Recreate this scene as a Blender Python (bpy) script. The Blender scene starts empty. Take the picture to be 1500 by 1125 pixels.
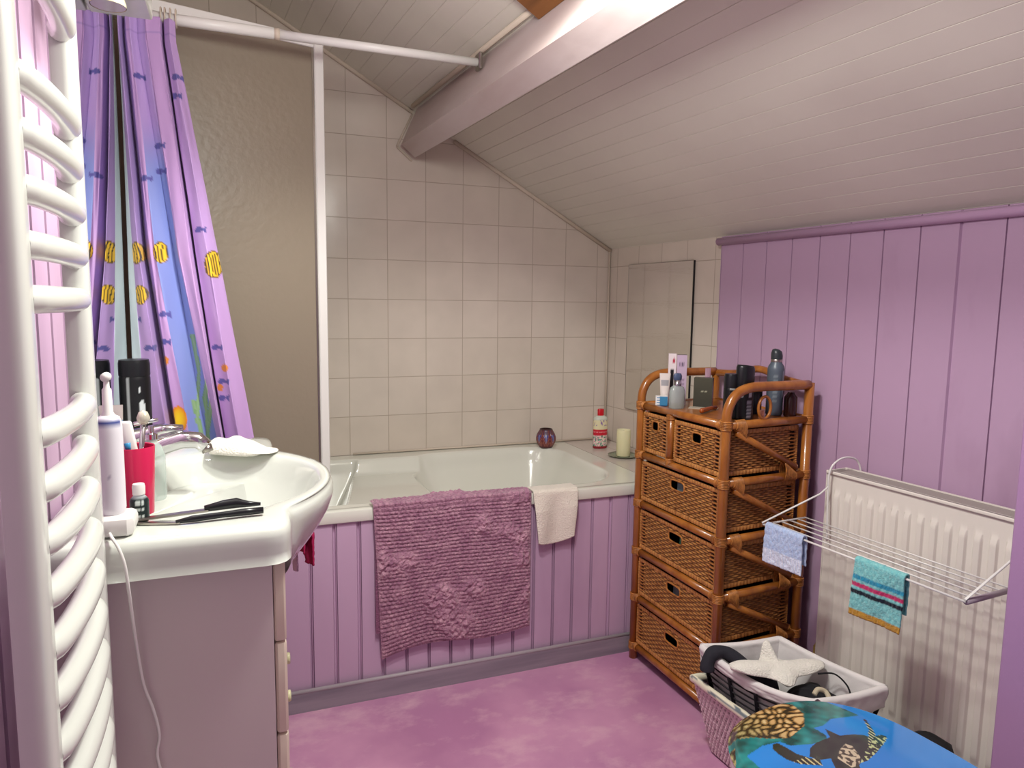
import bpy, math, random
from math import sin, cos, pi, sqrt, atan2, exp
from mathutils import Vector, Matrix, noise
SC = bpy.context.scene
COL = SC.collection
# ------------------------------------------------------------------ camera
YAW, PITCH, ROLL = -0.37078, -0.1142, -0.01262
cy, sy, cp, sp, cr, sr = cos(YAW), sin(YAW), cos(PITCH), sin(PITCH), cos(ROLL), sin(ROLL)
RC = Matrix(((cy, -sy, 0), (sy, cy, 0), (0, 0, 1))) @ Matrix(((1, 0, 0), (0, cp, -sp), (0, sp, cp))) @ Matrix(((cr, 0, sr), (0, 1, 0), (-sr, 0, cr)))
rgt, fwd, upv = RC.col[0], RC.col[1], RC.col[2]
cam = bpy.data.cameras.new('camera'); cam_o = bpy.data.objects.new('camera', cam); COL.objects.link(cam_o)
cam.sensor_fit = 'HORIZONTAL'; cam.sensor_width = 36.0; cam.lens = 1036.15 / 1500 * 36
cam.clip_start = 0.02
M = Matrix.Identity(4)
for i in range(3):
    M[i][0], M[i][1], M[i][2] = rgt[i], upv[i], -fwd[i]
M[0][3], M[1][3], M[2][3] = -1.50319, -2.72307, 1.16929
cam_o.matrix_world = M
SC.camera = cam_o
# ------------------------------------------------------------------ world and lights
SC.view_settings.view_transform = 'Standard'; SC.view_settings.look = 'None'
SC.view_settings.gamma = 1.0; SC.view_settings.use_curve_mapping = False
SC.view_settings.exposure = 0.0
W = bpy.data.worlds.new('world'); SC.world = W; W.use_nodes = True
W.node_tree.nodes['Background'].inputs[0].default_value = (0.95, 0.92, 0.90, 1)
W.node_tree.nodes['Background'].inputs[1].default_value = 0.40
def lamp(name, kind, loc, power, color, size=0.1, target=None, angle=None, blend=0.5):
    l = bpy.data.lights.new(name, kind); l.energy = power; l.color = color
    if kind == 'AREA': l.shape = 'DISK'; l.size = size
    else: l.shadow_soft_size = size
    if kind == 'SPOT': l.spot_size = angle; l.spot_blend = blend
    o = bpy.data.objects.new(name, l); COL.objects.link(o); o.location = loc
    if target is not None:
        o.rotation_euler = (Vector(target) - Vector(loc)).to_track_quat('-Z', 'Y').to_euler()
    return o
lamp('mirror_spot_light', 'SPOT', (-1.660, -1.47, 1.585), 4.5, (0.99, 0.985, 0.92), 0.03, (-1.58, -1.42, 0.8), 2.7, 0.9)
lamp('ceiling_spot_light', 'SPOT', (-1.12, -1.62, 1.97), 53, (0.99, 0.985, 0.92), 0.06, (-1.0, -1.50, 0.6), 2.36, 0.4)
lamp('ceiling_light', 'POINT', (-1.12, -1.80, 1.72), 23, (0.99, 0.985, 0.92), 0.08)

# ------------------------------------------------------------------ helpers
DL = 0.07392; CD, SD = cos(DL), sin(DL)
def RW(a, b, z): return (CD*a - SD*b, SD*a + CD*b, z)      # frame of the right wall, a little out of square
def lin(c):
    if isinstance(c, str):
        c = tuple(int(c[i:i+2], 16)/255 for i in (0, 2, 4))
    return tuple((x/12.92 if x <= 0.04045 else ((x+0.055)/1.055)**2.4) for x in c[:3])
def mixc(a, b, t):
    t = max(0.0, min(1.0, t)); return tuple(a[i]*(1-t)+b[i]*t for i in range(3))
def ss(a, b, x):
    t = max(0.0, min(1.0, (x-a)/(b-a))); return t*t*(3-2*t)
def nz(x, y=0.0, z=0.0): return noise.noise(Vector((x, y, z)))
ORG = {}
class MB:
    def __init__(s): s.v = []; s.f = []; s.c = []; s.cur = None
    def _c(s, n):
        s.c += [s.cur]*n
    def add(s, vs, fs, cols=None):
        o = len(s.v); s.v += [tuple(p) for p in vs]; s.f += [tuple(i+o for i in f) for f in fs]
        if cols is not None: s.c += list(cols)
        else: s._c(len(vs))
        return s
    def box(s, x0, x1, y0, y1, z0, z1, fr=None, bev=0.0):
        pts = []
        b = min(bev, abs(x1-x0)/2.01, abs(y1-y0)/2.01, abs(z1-z0)/2.01)
        if b <= 0:
            vs = [(x, y, z) for z in (z0, z1) for y in (y0, y1) for x in (x0, x1)]
            fs = [(0, 2, 3, 1), (4, 5, 7, 6), (0, 1, 5, 4), (2, 6, 7, 3), (0, 4, 6, 2), (1, 3, 7, 5)]
        else:
            # superellipse-like rounded box: 4 rings of 8 points
            def ring(z, i):
                a, c = x0+i, x1-i; e, g = y0+i, y1-i; k = b if i < b*0.9 else 0.0001
                k = max(b-i, 0.0001)
                return [(a+k, e, z), (c-k, e, z), (c, e+k, z), (c, g-k, z), (c-k, g, z), (a+k, g, z), (a, g-k, z), (a, e+k, z)]
            vs = ring(z0, b*0.8)+ring(z0+b*0.3, b*0.25)+ring(z0+b, 0)+ring(z1-b, 0)+ring(z1-b*0.3, b*0.25)+ring(z1, b*0.8)
            fs = [tuple(range(7, -1, -1)), tuple(range(40, 48))]
            for r in range(5):
                for i in range(8):
                    j = (i+1) % 8; fs.append((r*8+i, r*8+j, r*8+8+j, r*8+8+i))
        if fr: vs = [fr(*p) for p in vs]
        return s.add(vs, fs)
    def tube(s, path, r, n=10, cap=True, closed=False):
        P = [Vector(p) for p in path]; m = len(P)
        rs = r if isinstance(r, (list, tuple)) else [r]*m
        up = None; rings = []
        for i in range(m):
            if closed: t = (P[(i+1) % m]-P[i-1])
            else: t = (P[min(i+1, m-1)]-P[max(i-1, 0)])
            t = t.normalized() if t.length > 1e-9 else Vector((0, 0, 1))
            if up is None:
                h = Vector((0, 0, 1)) if abs(t.z) < 0.9 else Vector((1, 0, 0))
                up = (h - t*h.dot(t)).normalized()
            else:
                u2 = up - t*up.dot(t)
                up = u2.normalized() if u2.length > 1e-6 else up
            w = t.cross(up)
            rings.append([P[i]+up*(cos(2*pi*k/n)*rs[i])+w*(sin(2*pi*k/n)*rs[i]) for k in range(n)])
        vs = [p for rg in rings for p in rg]; fs = []
        for i in range(m if closed else m-1):
            j = (i+1) % m
            for k in range(n):
                l = (k+1) % n; fs.append((i*n+k, j*n+k, j*n+l, i*n+l))
        if cap and not closed:
            fs.append(tuple(range(n))); fs.append(tuple((m-1)*n+k for k in range(n-1, -1, -1)))
        return s.add(vs, fs)
    def lathe(s, c, prof, n=32, cols=None, sx=1.0, sy_=1.0, colfn=None):
        vs = []; cl = []
        for i, (r, z) in enumerate(prof):
            for k in range(n):
                a = 2*pi*k/n
                vs.append((c[0]+max(r, 1e-5)*cos(a)*sx, c[1]+max(r, 1e-5)*sin(a)*sy_, c[2]+z))
                if colfn: cl.append(colfn(a, z, r))
        fs = []
        for i in range(len(prof)-1):
            for k in range(n):
                l = (k+1) % n; fs.append((i*n+k, i*n+l, (i+1)*n+l, (i+1)*n+k))
        return s.add(vs, fs, cl if colfn else None)
    def grid(s, nu, nv, fn, cfn=None, skip=None):
        vs = []; cl = []
        for j in range(nv+1):
            for i in range(nu+1):
                u, v = i/nu, j/nv; vs.append(fn(u, v))
                if cfn: cl.append(cfn(u, v))
        fs = []
        for j in range(nv):
            for i in range(nu):
                if skip and skip((i+.5)/nu, (j+.5)/nv): continue
                a = j*(nu+1)+i; fs.append((a, a+1, a+nu+2, a+nu+1))
        return s.add(vs, fs, cl if cfn else None)
    def prism(s, poly, d, fr=None):
        """poly: list of 3D points; d: extrusion vector"""
        n = len(poly); P = [Vector(p) for p in poly]; D = Vector(d)
        vs = P+[p+D for p in P]
        fs = [tuple(range(n-1, -1, -1)), tuple(range(n, 2*n))]+[(i, (i+1) % n, n+(i+1) % n, n+i) for i in range(n)]
        if fr: vs = [fr(*p) for p in vs]
        return s.add(vs, fs)
    def build(s, name, mat, parent=None, smooth=False, org=None, solid=0.0, sub=0, auto=None):
        if org is None:
            if parent is not None: org = ORG[parent]
            else:
                xs = [p[0] for p in s.v]; ys = [p[1] for p in s.v]; zs = [p[2] for p in s.v]
                org = ((min(xs)+max(xs))/2, (min(ys)+max(ys))/2, min(zs))
        me = bpy.data.meshes.new(name)
        me.from_pydata([(p[0]-org[0], p[1]-org[1], p[2]-org[2]) for p in s.v], [], s.f)
        me.update()
        if any(c is not None for c in s.c):
            at = me.color_attributes.new('Col', 'FLOAT_COLOR', 'POINT')
            fl = []
            for c in s.c:
                c = c or (0.8, 0.8, 0.8); fl += [c[0], c[1], c[2], 1.0]
            at.data.foreach_set('color', fl)
        import bmesh
        bm = bmesh.new(); bm.from_mesh(me); bmesh.ops.recalc_face_normals(bm, faces=bm.faces); bm.to_mesh(me); bm.free()
        if smooth:
            me.polygons.foreach_set('use_smooth', [True]*len(me.polygons))
            if auto:
                me.set_sharp_from_angle(angle=auto)
        me.materials.append(mat)
        o = bpy.data.objects.new(name, me); COL.objects.link(o)
        if parent is not None:
            o.parent = parent; o.location = (0, 0, 0); ORG[o] = ORG[parent]
        else:
            o.location = org; ORG[o] = org
        if solid:
            m = o.modifiers.new('thickness', 'SOLIDIFY'); m.thickness = abs(solid); m.offset = 0
        if sub:
            m = o.modifiers.new('smooth', 'SUBSURF'); m.levels = sub; m.render_levels = sub
        return o
def thing(name, label, cat, loc, group=None):
    o = bpy.data.objects.new(name, None); COL.objects.link(o); o.location = loc; o.empty_display_size = 0.05
    o['label'] = label; o['category'] = cat
    if group: o['group'] = group
    ORG[o] = tuple(loc); return o
def tag(o, label, cat, group=None, kind=None):
    o['label'] = label; o['category'] = cat
    if group: o['group'] = group
    if kind: o['kind'] = kind
    return o
def struct(o): o['kind'] = 'structure'; return o
# ---------------------------------------------------------------- materials
def mat(name, col=None, rough=0.5, metal=0.0, bump=None, var=None, coat=0.0, attr=False, spec=0.5, trans=0.0, sss=0.0, ior=1.45, sheen=0.0):
    m = bpy.data.materials.new(name); m.use_nodes = True; nt = m.node_tree; N = nt.nodes; L = nt.links
    p = N['Principled BSDF']; p.inputs['Roughness'].default_value = rough; p.inputs['Metallic'].default_value = metal
    p.inputs['Specular IOR Level'].default_value = spec; p.inputs['IOR'].default_value = ior
    if coat: p.inputs['Coat Weight'].default_value = coat; p.inputs['Coat Roughness'].default_value = 0.08
    if trans: p.inputs['Transmission Weight'].default_value = trans
    if sheen: p.inputs['Sheen Weight'].default_value = sheen
    if sss: p.inputs['Subsurface Weight'].default_value = sss; p.inputs['Subsurface Radius'].default_value = (0.02, 0.012, 0.006)
    tc = N.new('ShaderNodeTexCoord')
    if attr:
        a = N.new('ShaderNodeAttribute'); a.attribute_name = 'Col'; csock = a.outputs['Color']
        L.new(csock, p.inputs['Base Color'])
    else:
        p.inputs['Base Color'].default_value = (*lin(col), 1); csock = None
    if var:   # (scale, second colour, low, high, stretch)
        n = N.new('ShaderNodeTexNoise'); n.inputs['Scale'].default_value = var[0]; n.inputs['Detail'].default_value = 5
        mp = N.new('ShaderNodeMapping'); mp.inputs['Scale'].default_value = var[4] if len(var) > 4 else (1, 1, 1)
        L.new(tc.outputs['Object'], mp.inputs[0]); L.new(mp.outputs[0], n.inputs['Vector'])
        r = N.new('ShaderNodeMapRange'); r.inputs[1].default_value = var[2]; r.inputs[2].default_value = var[3]
        L.new(n.outputs['Fac'], r.inputs[0])
        mx = N.new('ShaderNodeMix'); mx.data_type = 'RGBA'
        if csock: L.new(csock, mx.inputs[6])
        else: mx.inputs[6].default_value = (*lin(col), 1)
        mx.inputs[7].default_value = (*lin(var[1]), 1)
        L.new(r.outputs[0], mx.inputs[0]); L.new(mx.outputs[2], p.inputs['Base Color'])
    if bump:  # (scale, strength, distance, stretch)
        n = N.new('ShaderNodeTexNoise'); n.inputs['Scale'].default_value = bump[0]; n.inputs['Detail'].default_value = 4
        mp = N.new('ShaderNodeMapping'); mp.inputs['Scale'].default_value = bump[3] if len(bump) > 3 else (1, 1, 1)
        L.new(tc.outputs['Object'], mp.inputs[0]); L.new(mp.outputs[0], n.inputs['Vector'])
        b = N.new('ShaderNodeBump'); b.inputs['Strength'].default_value = bump[1]; b.inputs['Distance'].default_value = bump[2]
        L.new(n.outputs['Fac'], b.inputs['Height']); L.new(b.outputs[0], p.inputs['Normal'])
    return m
def tile_mat(name, swap):
    m = mat(name, 'C3B6A6', 0.22, spec=0.5); nt = m.node_tree; N = nt.nodes; L = nt.links; p = N['Principled BSDF']
    tc = N.new('ShaderNodeTexCoord'); sx = N.new('ShaderNodeSeparateXYZ'); cb = N.new('ShaderNodeCombineXYZ')
    L.new(tc.outputs['Object'], sx.inputs[0]); L.new(sx.outputs[1 if swap else 0], cb.inputs[0]); L.new(sx.outputs[2], cb.inputs[1])
    br = N.new('ShaderNodeTexBrick'); br.offset = 0; br.squash = 1
    br.inputs['Scale'].default_value = 1; br.inputs['Brick Width'].default_value = 0.15; br.inputs['Row Height'].default_value = 0.15
    br.inputs['Mortar Size'].default_value = 0.0016; br.inputs['Mortar Smooth'].default_value = 0.4
    br.inputs['Color1'].default_value = (*lin('D4C8BC'), 1); br.inputs['Color2'].default_value = (*lin('D0C4B7'), 1); br.inputs['Mortar'].default_value = (*lin('B5A798'), 1)
    L.new(cb.outputs[0], br.inputs['Vector'])
    n = N.new('ShaderNodeTexNoise'); n.inputs['Scale'].default_value = 7; n.inputs['Detail'].default_value = 3
    L.new(tc.outputs['Object'], n.inputs['Vector'])
    mx = N.new('ShaderNodeMix'); mx.data_type = 'RGBA'; mx.blend_type = 'MULTIPLY'; mx.inputs[0].default_value = 1
    r = N.new('ShaderNodeMapRange'); r.inputs[1].default_value = .3; r.inputs[2].default_value = .7; r.inputs[3].default_value = .95; r.inputs[4].default_value = 1.04
    L.new(n.outputs['Fac'], r.inputs[0]); L.new(br.outputs['Color'], mx.inputs[6]); L.new(r.outputs[0], mx.inputs[7]); L.new(mx.outputs[2], p.inputs['Base Color'])
    b = N.new('ShaderNodeBump'); b.invert = True; b.inputs['Strength'].default_value = .5; b.inputs['Distance'].default_value = .002
    b2 = N.new('ShaderNodeBump'); b2.inputs['Strength'].default_value = .25; b2.inputs['Distance'].default_value = .004
    L.new(br.outputs['Fac'], b.inputs['Height']); L.new(n.outputs['Fac'], b2.inputs['Height']); L.new(b2.outputs[0], b.inputs['Normal']); L.new(b.outputs[0], p.inputs['Normal'])
    return m
PURPLE = 'C6A6C2'
m_purple = mat('purple_painted_boards', PURPLE, 0.45, var=(3.2, 'A98AA6', .55, .8, (1, 1, .25)), bump=(60, .25, .001, (1, 1, .05)))
m_purple_r = mat('purple_painted_wall_boards', 'B899B5', 0.45, var=(5, 'A1829D', .6, .82, (1, 1, .35)), bump=(60, .25, .001, (1, 1, .05)))
m_purple_dk = mat('purple_wall_paint', 'A682AA', 0.5, bump=(25, .1, .001))
m_trim = mat('purple_trim', 'B997B8', 0.4, bump=(30, .15, .001))
m_ceil = mat('white_ceiling_boards', 'E0DCD0', 0.42, var=(2.5, 'D6D0C6', .4, .75), bump=(22, .2, .0015, (1, .2, 1)))
m_beam = mat('beam_paint', 'CFC2BF', 0.5, var=(3, 'BEABA6', .42, .7, (2, .5, 2)), bump=(9, .35, .006, (1, .25, 1)))
m_mould = mat('cream_moulding', 'CDBFAE', 0.5)
m_wood = mat('bare_brown_wood', '8A5A30', 0.6, var=(20, '5F3A1E', .4, .7, (1, .1, 1)))
m_enamel = mat('white_enamel', 'DDDDD2', 0.13, coat=.3, spec=.6)
m_ceramic = mat('white_ceramic', 'CFD3CB', 0.10, coat=.4, spec=.6)
m_cab = mat('white_cabinet_board', 'D5CAC8', 0.35)
m_cab2 = mat('cream_drawer_front', 'DCCDBB', 0.35)
m_knob = mat('knob_olive_white', 'C9C7A0', 0.25)
m_chrome = mat('chrome', 'D8D8DA', 0.12, metal=1.0)
m_steel = mat('brushed_steel', 'A8A29A', 0.3, metal=1.0)
m_mirror = mat('mirror_glass', 'E6E8E8', 0.01, metal=1.0)
m_mirror2 = mat('rippled_mirror_tiles', 'E0DED8', 0.06, metal=1.0, bump=(22, .35, .0012, (1, .35, 3.5)))
m_white = mat('white_lacquer', 'D3D6CF', 0.22, coat=.3)
m_white_mt = mat('white_plastic', 'E4E2DE', 0.35)
m_rad = mat('radiator_enamel', 'E2DCD2', 0.33)
m_rad_dk = mat('radiator_grille_grey', '5E5856', 0.6)
m_black = mat('black_plastic', '15161A', 0.3)
m_blackm = mat('black_cloth', '17171B', 0.9)
m_silver = mat('silver_lid', 'C4C6C8', 0.18, metal=1.0)
m_attr = mat('printed_label', attr=True, rough=.35)
m_rattan = mat('varnished_rattan', 'AC6B2C', 0.28, coat=.35, var=(30, '84491A', .35, .75, (1, 1, .3)), bump=(90, .15, .0008, (1, 1, .15)))
m_bind = mat('rattan_binding', 'B9783A', 0.4, var=(60, '7C4A20', .4, .7))
m_weave = mat('woven_cane', attr=True, rough=.42, var=(55, '6A3A16', .5, .85), bump=(160, .3, .001))
m_wick = mat('white_painted_wicker', attr=True, rough=.6, bump=(150, .4, .001))
m_wire = mat('black_cane', '1C1A20', 0.4)
m_curtain = mat('curtain_print', attr=True, rough=.55, sheen=.2, bump=(220, .1, .0006))
def cloth(name, col, sc=260, st=.9, dist=.004, c2=None): 
    return mat(name, col, .95, bump=(sc, st, dist), var=(40, c2 or col, .4, .7), sheen=.4, spec=.1)
m_cream_t = cloth('cream_terry', 'E6DDD0')
m_white_t = cloth('ivory_terry', 'EAE7DC')
m_liner = mat('liner_cotton', 'E2DEDC', .9, bump=(90, .3, .002), spec=.1)
m_blue_t = mat('terry_print', attr=True, rough=.95, bump=(260, .8, .003), spec=.1, sheen=.3)
m_mat = mat('pink_chenille', attr=True, rough=.95, spec=.05, sheen=.3, bump=(230, 1.0, .006))
m_pink = mat('crimson_cloth', 'A3154E', .8, bump=(120, .4, .002))
m_red = mat('raspberry_plastic', 'C4224E', .25, coat=.2)
m_wax = mat('cream_wax', 'E4DEB4', .4, sss=.3)
def glassy(name, col, rough=.05, alpha=.5):
    m = mat(name, col, rough); p = m.node_tree.nodes['Principled BSDF']; p.inputs['Alpha'].default_value = alpha
    return m
m_glass = glassy('clear_glass', 'D8E4E0', .05, .38)
m_plate = glassy('greenish_glass_dish', '8F9A80', .1, .75)
m_frost = glassy('frosted_perfume_glass', 'A9B4B0', .2, .6)
m_floor = mat('pink_mottled_vinyl', 'CF98B8', .35, var=(3.6, 'B880A6', .38, .62), bump=(60, .08, .0005))
if True:   # a second, paler cloud layer of the vinyl print
    nt = m_floor.node_tree; N = nt.nodes; L = nt.links; p = N['Principled BSDF']
    prev = p.inputs['Base Color'].links[0].from_socket
    tc = N.new('ShaderNodeTexCoord'); n = N.new('ShaderNodeTexNoise'); n.inputs['Scale'].default_value = 7.5; n.inputs['Detail'].default_value = 6; n.inputs['Roughness'].default_value = .65
    mp = N.new('ShaderNodeMapping'); mp.inputs['Location'].default_value = (3.3, 1.2, 0); mp.inputs['Rotation'].default_value = (0, 0, .5); mp.inputs['Scale'].default_value = (1, 1.6, 1)
    L.new(tc.outputs['Object'], mp.inputs[0]); L.new(mp.outputs[0], n.inputs['Vector'])
    r = N.new('ShaderNodeMapRange'); r.inputs[1].default_value = .5; r.inputs[2].default_value = .74; r.inputs[4].default_value = .75; L.new(n.outputs['Fac'], r.inputs[0])
    mx = N.new('ShaderNodeMix'); mx.data_type = 'RGBA'; mx.inputs[7].default_value = (*lin('E0B6C6'), 1)
    L.new(prev, mx.inputs[6]); L.new(r.outputs[0], mx.inputs[0]); L.new(mx.outputs[2], p.inputs['Base Color'])
m_skirt = mat('grey_wood_skirting', '9A8F9A', .45, var=(9, '7E7682', .4, .65, (.25, 1, 3)))
m_skirt_top = mat('grey_skirting_edge', 'A59CA2', .4)
def screen_mat():
    m = bpy.data.materials.new('frosted_screen_plastic'); m.use_nodes = True; nt = m.node_tree; N = nt.nodes; L = nt.links
    p = N['Principled BSDF']; p.inputs['Base Color'].default_value = (*lin('A99C8A'), 1); p.inputs['Roughness'].default_value = .35
    t = N.new('ShaderNodeBsdfTranslucent'); t.inputs[0].default_value = (*lin('AFA494'), 1)
    mx = N.new('ShaderNodeMixShader'); mx.inputs[0].default_value = .35
    tc = N.new('ShaderNodeTexCoord'); n = N.new('ShaderNodeTexNoise'); n.inputs['Scale'].default_value = 55; L.new(tc.outputs['Object'], n.inputs['Vector'])
    b = N.new('ShaderNodeBump'); b.inputs['Strength'].default_value = .5; b.inputs['Distance'].default_value = .002; L.new(n.outputs['Fac'], b.inputs['Height']); L.new(b.outputs[0], p.inputs['Normal'])
    L.new(p.outputs[0], mx.inputs[1]); L.new(t.outputs[0], mx.inputs[2]); L.new(mx.outputs[0], N['Material Output'].inputs[0])
    return m
m_screen = screen_mat()
# ================================================================== ROOM
XL = -1.77
CZ = lambda a: 1.403 - .559*a           # ceiling height over the right-wall frame
# floor
o = MB().box(XL-.1, .5, -3.4, .06, -.06, 0).build('floor', m_floor); struct(o)
# back wall, tiled, cut to the ceiling slope
mt_back = tile_mat('cream_wall_tiles', False); mt_side = tile_mat('cream_side_tiles', True)
def wall_prism(name, m, pts, d, org): return struct(MB().prism(pts, d).build(name, m, org=org))
zc = lambda x: 1.403 - .559*x/CD
wall_prism('wall_back', mt_back, [(XL-.1, 0, 0), (.05, 0, 0), (.05, 0, zc(.05)+.02), (XL-.1, 0, zc(XL-.1)+.02)], (0, .06, 0), (-.06042, 0, .72636))
# right wall: tiled stretch by the bath, boards further on
mb = MB().box(0, .06, -.76, .02, 0, 1.42, fr=RW); struct(mb.build('wall_right', mt_side, org=(-.0, -.06, .72636)))
def boards(mb, fr, t0, t1, joints, depth, gap, extent, base=.02):
    """profile running t0..t1 with V joints; fr(t, n, e) -> world; n grows into the room"""
    pr = [(t0, 0)]
    for j, g in joints:
        if t0 < j-g and j+g < t1: pr += [(j-g, 0), (j-g*.35, -depth), (j+g*.35, -depth), (j+g, 0)]
    pr += [(t1, 0), (t1, -base), (t0, -base)]
    vs = [fr(t, n, e) for e in extent for t, n in pr]; n_ = len(pr)
    fs = [(i, (i+1) % n_, n_+(i+1) % n_, n_+i) for i in range(n_)]+[tuple(range(n_)), tuple(range(2*n_-1, n_-1, -1))]
    return mb.add(vs, fs)
J = []
for i in range(-2, 17):
    b0 = -.816-.1015*(i)
    J.append((b0, .0018 if i != 7 else .005))
mb = MB(); boards(mb, lambda t, n, e: RW(-.02-n, t, e), -3.3, -.712, sorted(J), .006, .003, (0, 1.40), base=.04)
struct(mb.build('wall_right', m_purple_r))
mb = MB(); mb.tube([RW(-.028, -.705, 1.383), RW(-.028, -3.2, 1.383)], .0125, 12); struct(mb.build('trim_1', m_trim, smooth=True))
# sloping boarded ceiling
JC = [(-.003-.0505*i, .0011) for i in range(-1, 46)]
def cfr(t, n, e): return RW(t - n*.49, e, CZ(t) - n*.87)
mb = MB(); boards(mb, cfr, -2.25, .06, sorted([(a, g) for a, g in JC]), .0016, .002, (.12, -3.3), base=.03)
struct(mb.build('ceiling', m_ceil))
# mouldings at the ceiling and wall corners
mb = MB(); mb.tube([(x, -.006, zc(x)-.008) for x in (-1.8, -.862)], .0085, 8); mb.tube([(-.70, -.006, zc(-.70)-.008), (.0, -.006, zc(0)-.008)], .0085, 8)
mb.tube([(-.006, -.006, .58), (-.006, -.006, 1.395)], .005, 8); mb.tube([(-1.1, -.004, .582), (-.01, -.004, .582)], .004, 6)
struct(mb.build('trim_2', m_mould, smooth=True))
# purlin beam under the slope
sec = [(-.858, 1.878), (-.916, 1.748), (-.864, 1.705), (-.795, 1.86), (-.80, 1.90), (-.855, 1.92)]
mb = MB(); nb = 40
for k in range(nb+1):
    b_ = .02-3.2*k/nb
    for i, (a, z) in enumerate(sec):
        w = .0035*nz(b_*3.1, i*5.3) if k > 0 and i in (1, 2) else 0
        mb.v.append(RW(a+w, b_, z+w)); mb.c.append(None)
n_ = len(sec)
for k in range(nb):
    for i in range(n_):
        j = (i+1) % n_; mb.f.append((k*n_+i, k*n_+j, (k+1)*n_+j, (k+1)*n_+i))
mb.f.append(tuple(range(n_))); mb.f.append(tuple(nb*n_+i for i in range(n_)))
struct(mb.build('trim_3', m_beam))
mb = MB(); mb.tube([RW(-.878, .0, 1.885), RW(-.878, -.98, 1.885)], .008, 8)
mb.tube([(-.923, -.004, 1.748), (-.866, -.004, 1.70)], .004, 6); mb.tube([(-.923, -.004, 1.748), (-.863, -.004, 1.872)], .004, 6)
struct(mb.build('trim_4', m_mould, smooth=True))
# bare wood of a hatch in the ceiling
mb = MB(); mb.prism([RW(-.858, b_, CZ(-.858)-.004) for b_ in (-.985,)]+[RW(-1.15, -.985, CZ(-1.15)-.004), RW(-1.15, -1.6, CZ(-1.15)-.004), RW(-.858, -1.6, CZ(-.858)-.004)], (-.01, 0, -.02))
struct(mb.build('trim_5', m_wood))
# left wall: tiles beside the bath, boards nearer
mb = MB().box(XL-.06, XL, -.74, .03, 0, 2.46); struct(mb.build('wall_left', mt_side, org=(0, 0, .72636)))
JL = [(-1.53+.085*i, .0045) for i in range(-18, 9)]
mb = MB(); ys_ = [-3.3]+[j for j, g in JL]+[-.74]
for y0_, y1_ in zip(ys_, ys_[1:]): mb.box(XL-.018, XL, y0_+.0065, y1_-.0065, 0, 2.5)
struct(MB().box(XL-.09, XL-.06, -3.3, -.74, 0, 2.5).build('wall_left', mat('gap_shade_backing', '2A2226', .9)))  # backing coloured near-black to stand for the shade in the board gaps
struct(mb.build('wall_left', m_purple))
# near partition on the right
mb = MB().box(-.217, .4, -2.02, -1.90, 0, 1.62, bev=.004); struct(mb.build('wall_near', m_purple_dk))
mb = MB().box(XL, -1.30, -3.08, -2.98, 0, 2.25); struct(mb.build('wall_near', m_purple_dk))  # unseen stub added behind the camera to block light from the towel radiator

# ================================================================== BATH
bath = thing('bathtub', 'white built-in bathtub with a ledge seat, boxed in along the tiled back wall', 'bathtub', (-.95, -.37, 0))
X0, X1, YF, YB, ZR = -1.765, -.205, -.732, -.004, .577
def rsd(x, y, x0, x1, y0, y1, r):
    cx, cy_ = (x0+x1)/2, (y0+y1)/2; qx = abs(x-cx)-(x1-x0)/2+r; qy = abs(y-cy_)-(y1-y0)/2+r
    return min(max(qx, qy), 0)+sqrt(max(qx, 0)**2+max(qy, 0)**2)-r
def tubz(x, y):
    # inside distances
    d1 = -rsd(x, y, -.93-(.02*(y+.36)), -.285, -.672, -.052, .16)     # main bowl
    d2 = -rsd(x, y, -1.70, -1.085+.20*(y+.07), -.672, -.07, .03)      # left well
    d3 = -rsd(x, y, -1.45, -.60, -.672, -.085, .03)                  # ledge between
    z = ZR
    if d3 > 0: z = min(z, ZR-.055*ss(0, .035, d3))
    if d2 > 0: z = min(z, ZR-.40*(1-(1-min(d2/.28, 1))**1.6)*ss(-.002, .02, d2))
    if d1 > 0: z = min(z, ZR-.36*(1-(1-min(d1/.30, 1))**1.7)*ss(-.002, .03, d1))
    return z
mb = MB(); mb.grid(260, 122, lambda u, v: (X0+(X1-X0)*u, YF+.004+(YB-YF-.004)*v, tubz(X0+(X1-X0)*u, YF+.004+(YB-YF-.004)*v)))
mb.build('basin', m_enamel, bath, smooth=True)
mb = MB().box(X0, -.2035, YF-.004, YF+.03, ZR-.036, ZR+.0005, bev=.006); mb.build('front_rim', m_enamel, bath, smooth=True, auto=.6)
# tiled shelf at the right end
mb = MB()
mb.prism([(-.203, -.002, ZR-.03), (-.005, -.002, ZR-.03), RW(-.003, -.70, ZR-.03)[:2]+(ZR-.03,), RW(-.003, -.722, ZR-.03)[:2]+(ZR-.03,), (-.203, -.734, ZR-.03)], (0, 0, .0305))
m_shelf = tile_mat('shelf_tiles', False); m_shelf.node_tree.nodes['Principled BSDF'].inputs['Roughness'].default_value = .12
for n in m_shelf.node_tree.nodes:
    if n.type == 'TEX_BRICK':
        n.inputs['Color1'].default_value = (*lin('CFC4BC'), 1); n.inputs['Color2'].default_value = (*lin('CBBFB6'), 1)
tag(mb.build('tiled_shelf', m_shelf), 'pale tiled ledge at the right-hand end of the bath carrying bottle and candle', 'shelf')
# boarded front of the bath
JB = []
for i in range(0, 17):
    x = -1.332+.0685*i; wide = i in (1, 2, 3, 14); JB += [(x, .0055 if wide else .003), (x+.006, .0018)]
mb = MB(); boards(mb, lambda t, n, e: (t, YF+.006-n, e), XL, -.035, sorted(JB), .009, .003, (.0, ZR-.034), base=.02)
mb.build('board_front', m_purple, bath)
mb = MB().box(XL, -.02, YF-.012, YF-.001, 0, .058); o = mb.build('baseboard_front', m_skirt); struct(o)
mb = MB().tube([(XL, YF-.007, .060), (-.02, YF-.007, .060)], .0065, 8); struct(mb.build('baseboard_front', m_skirt_top, smooth=True))

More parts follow.
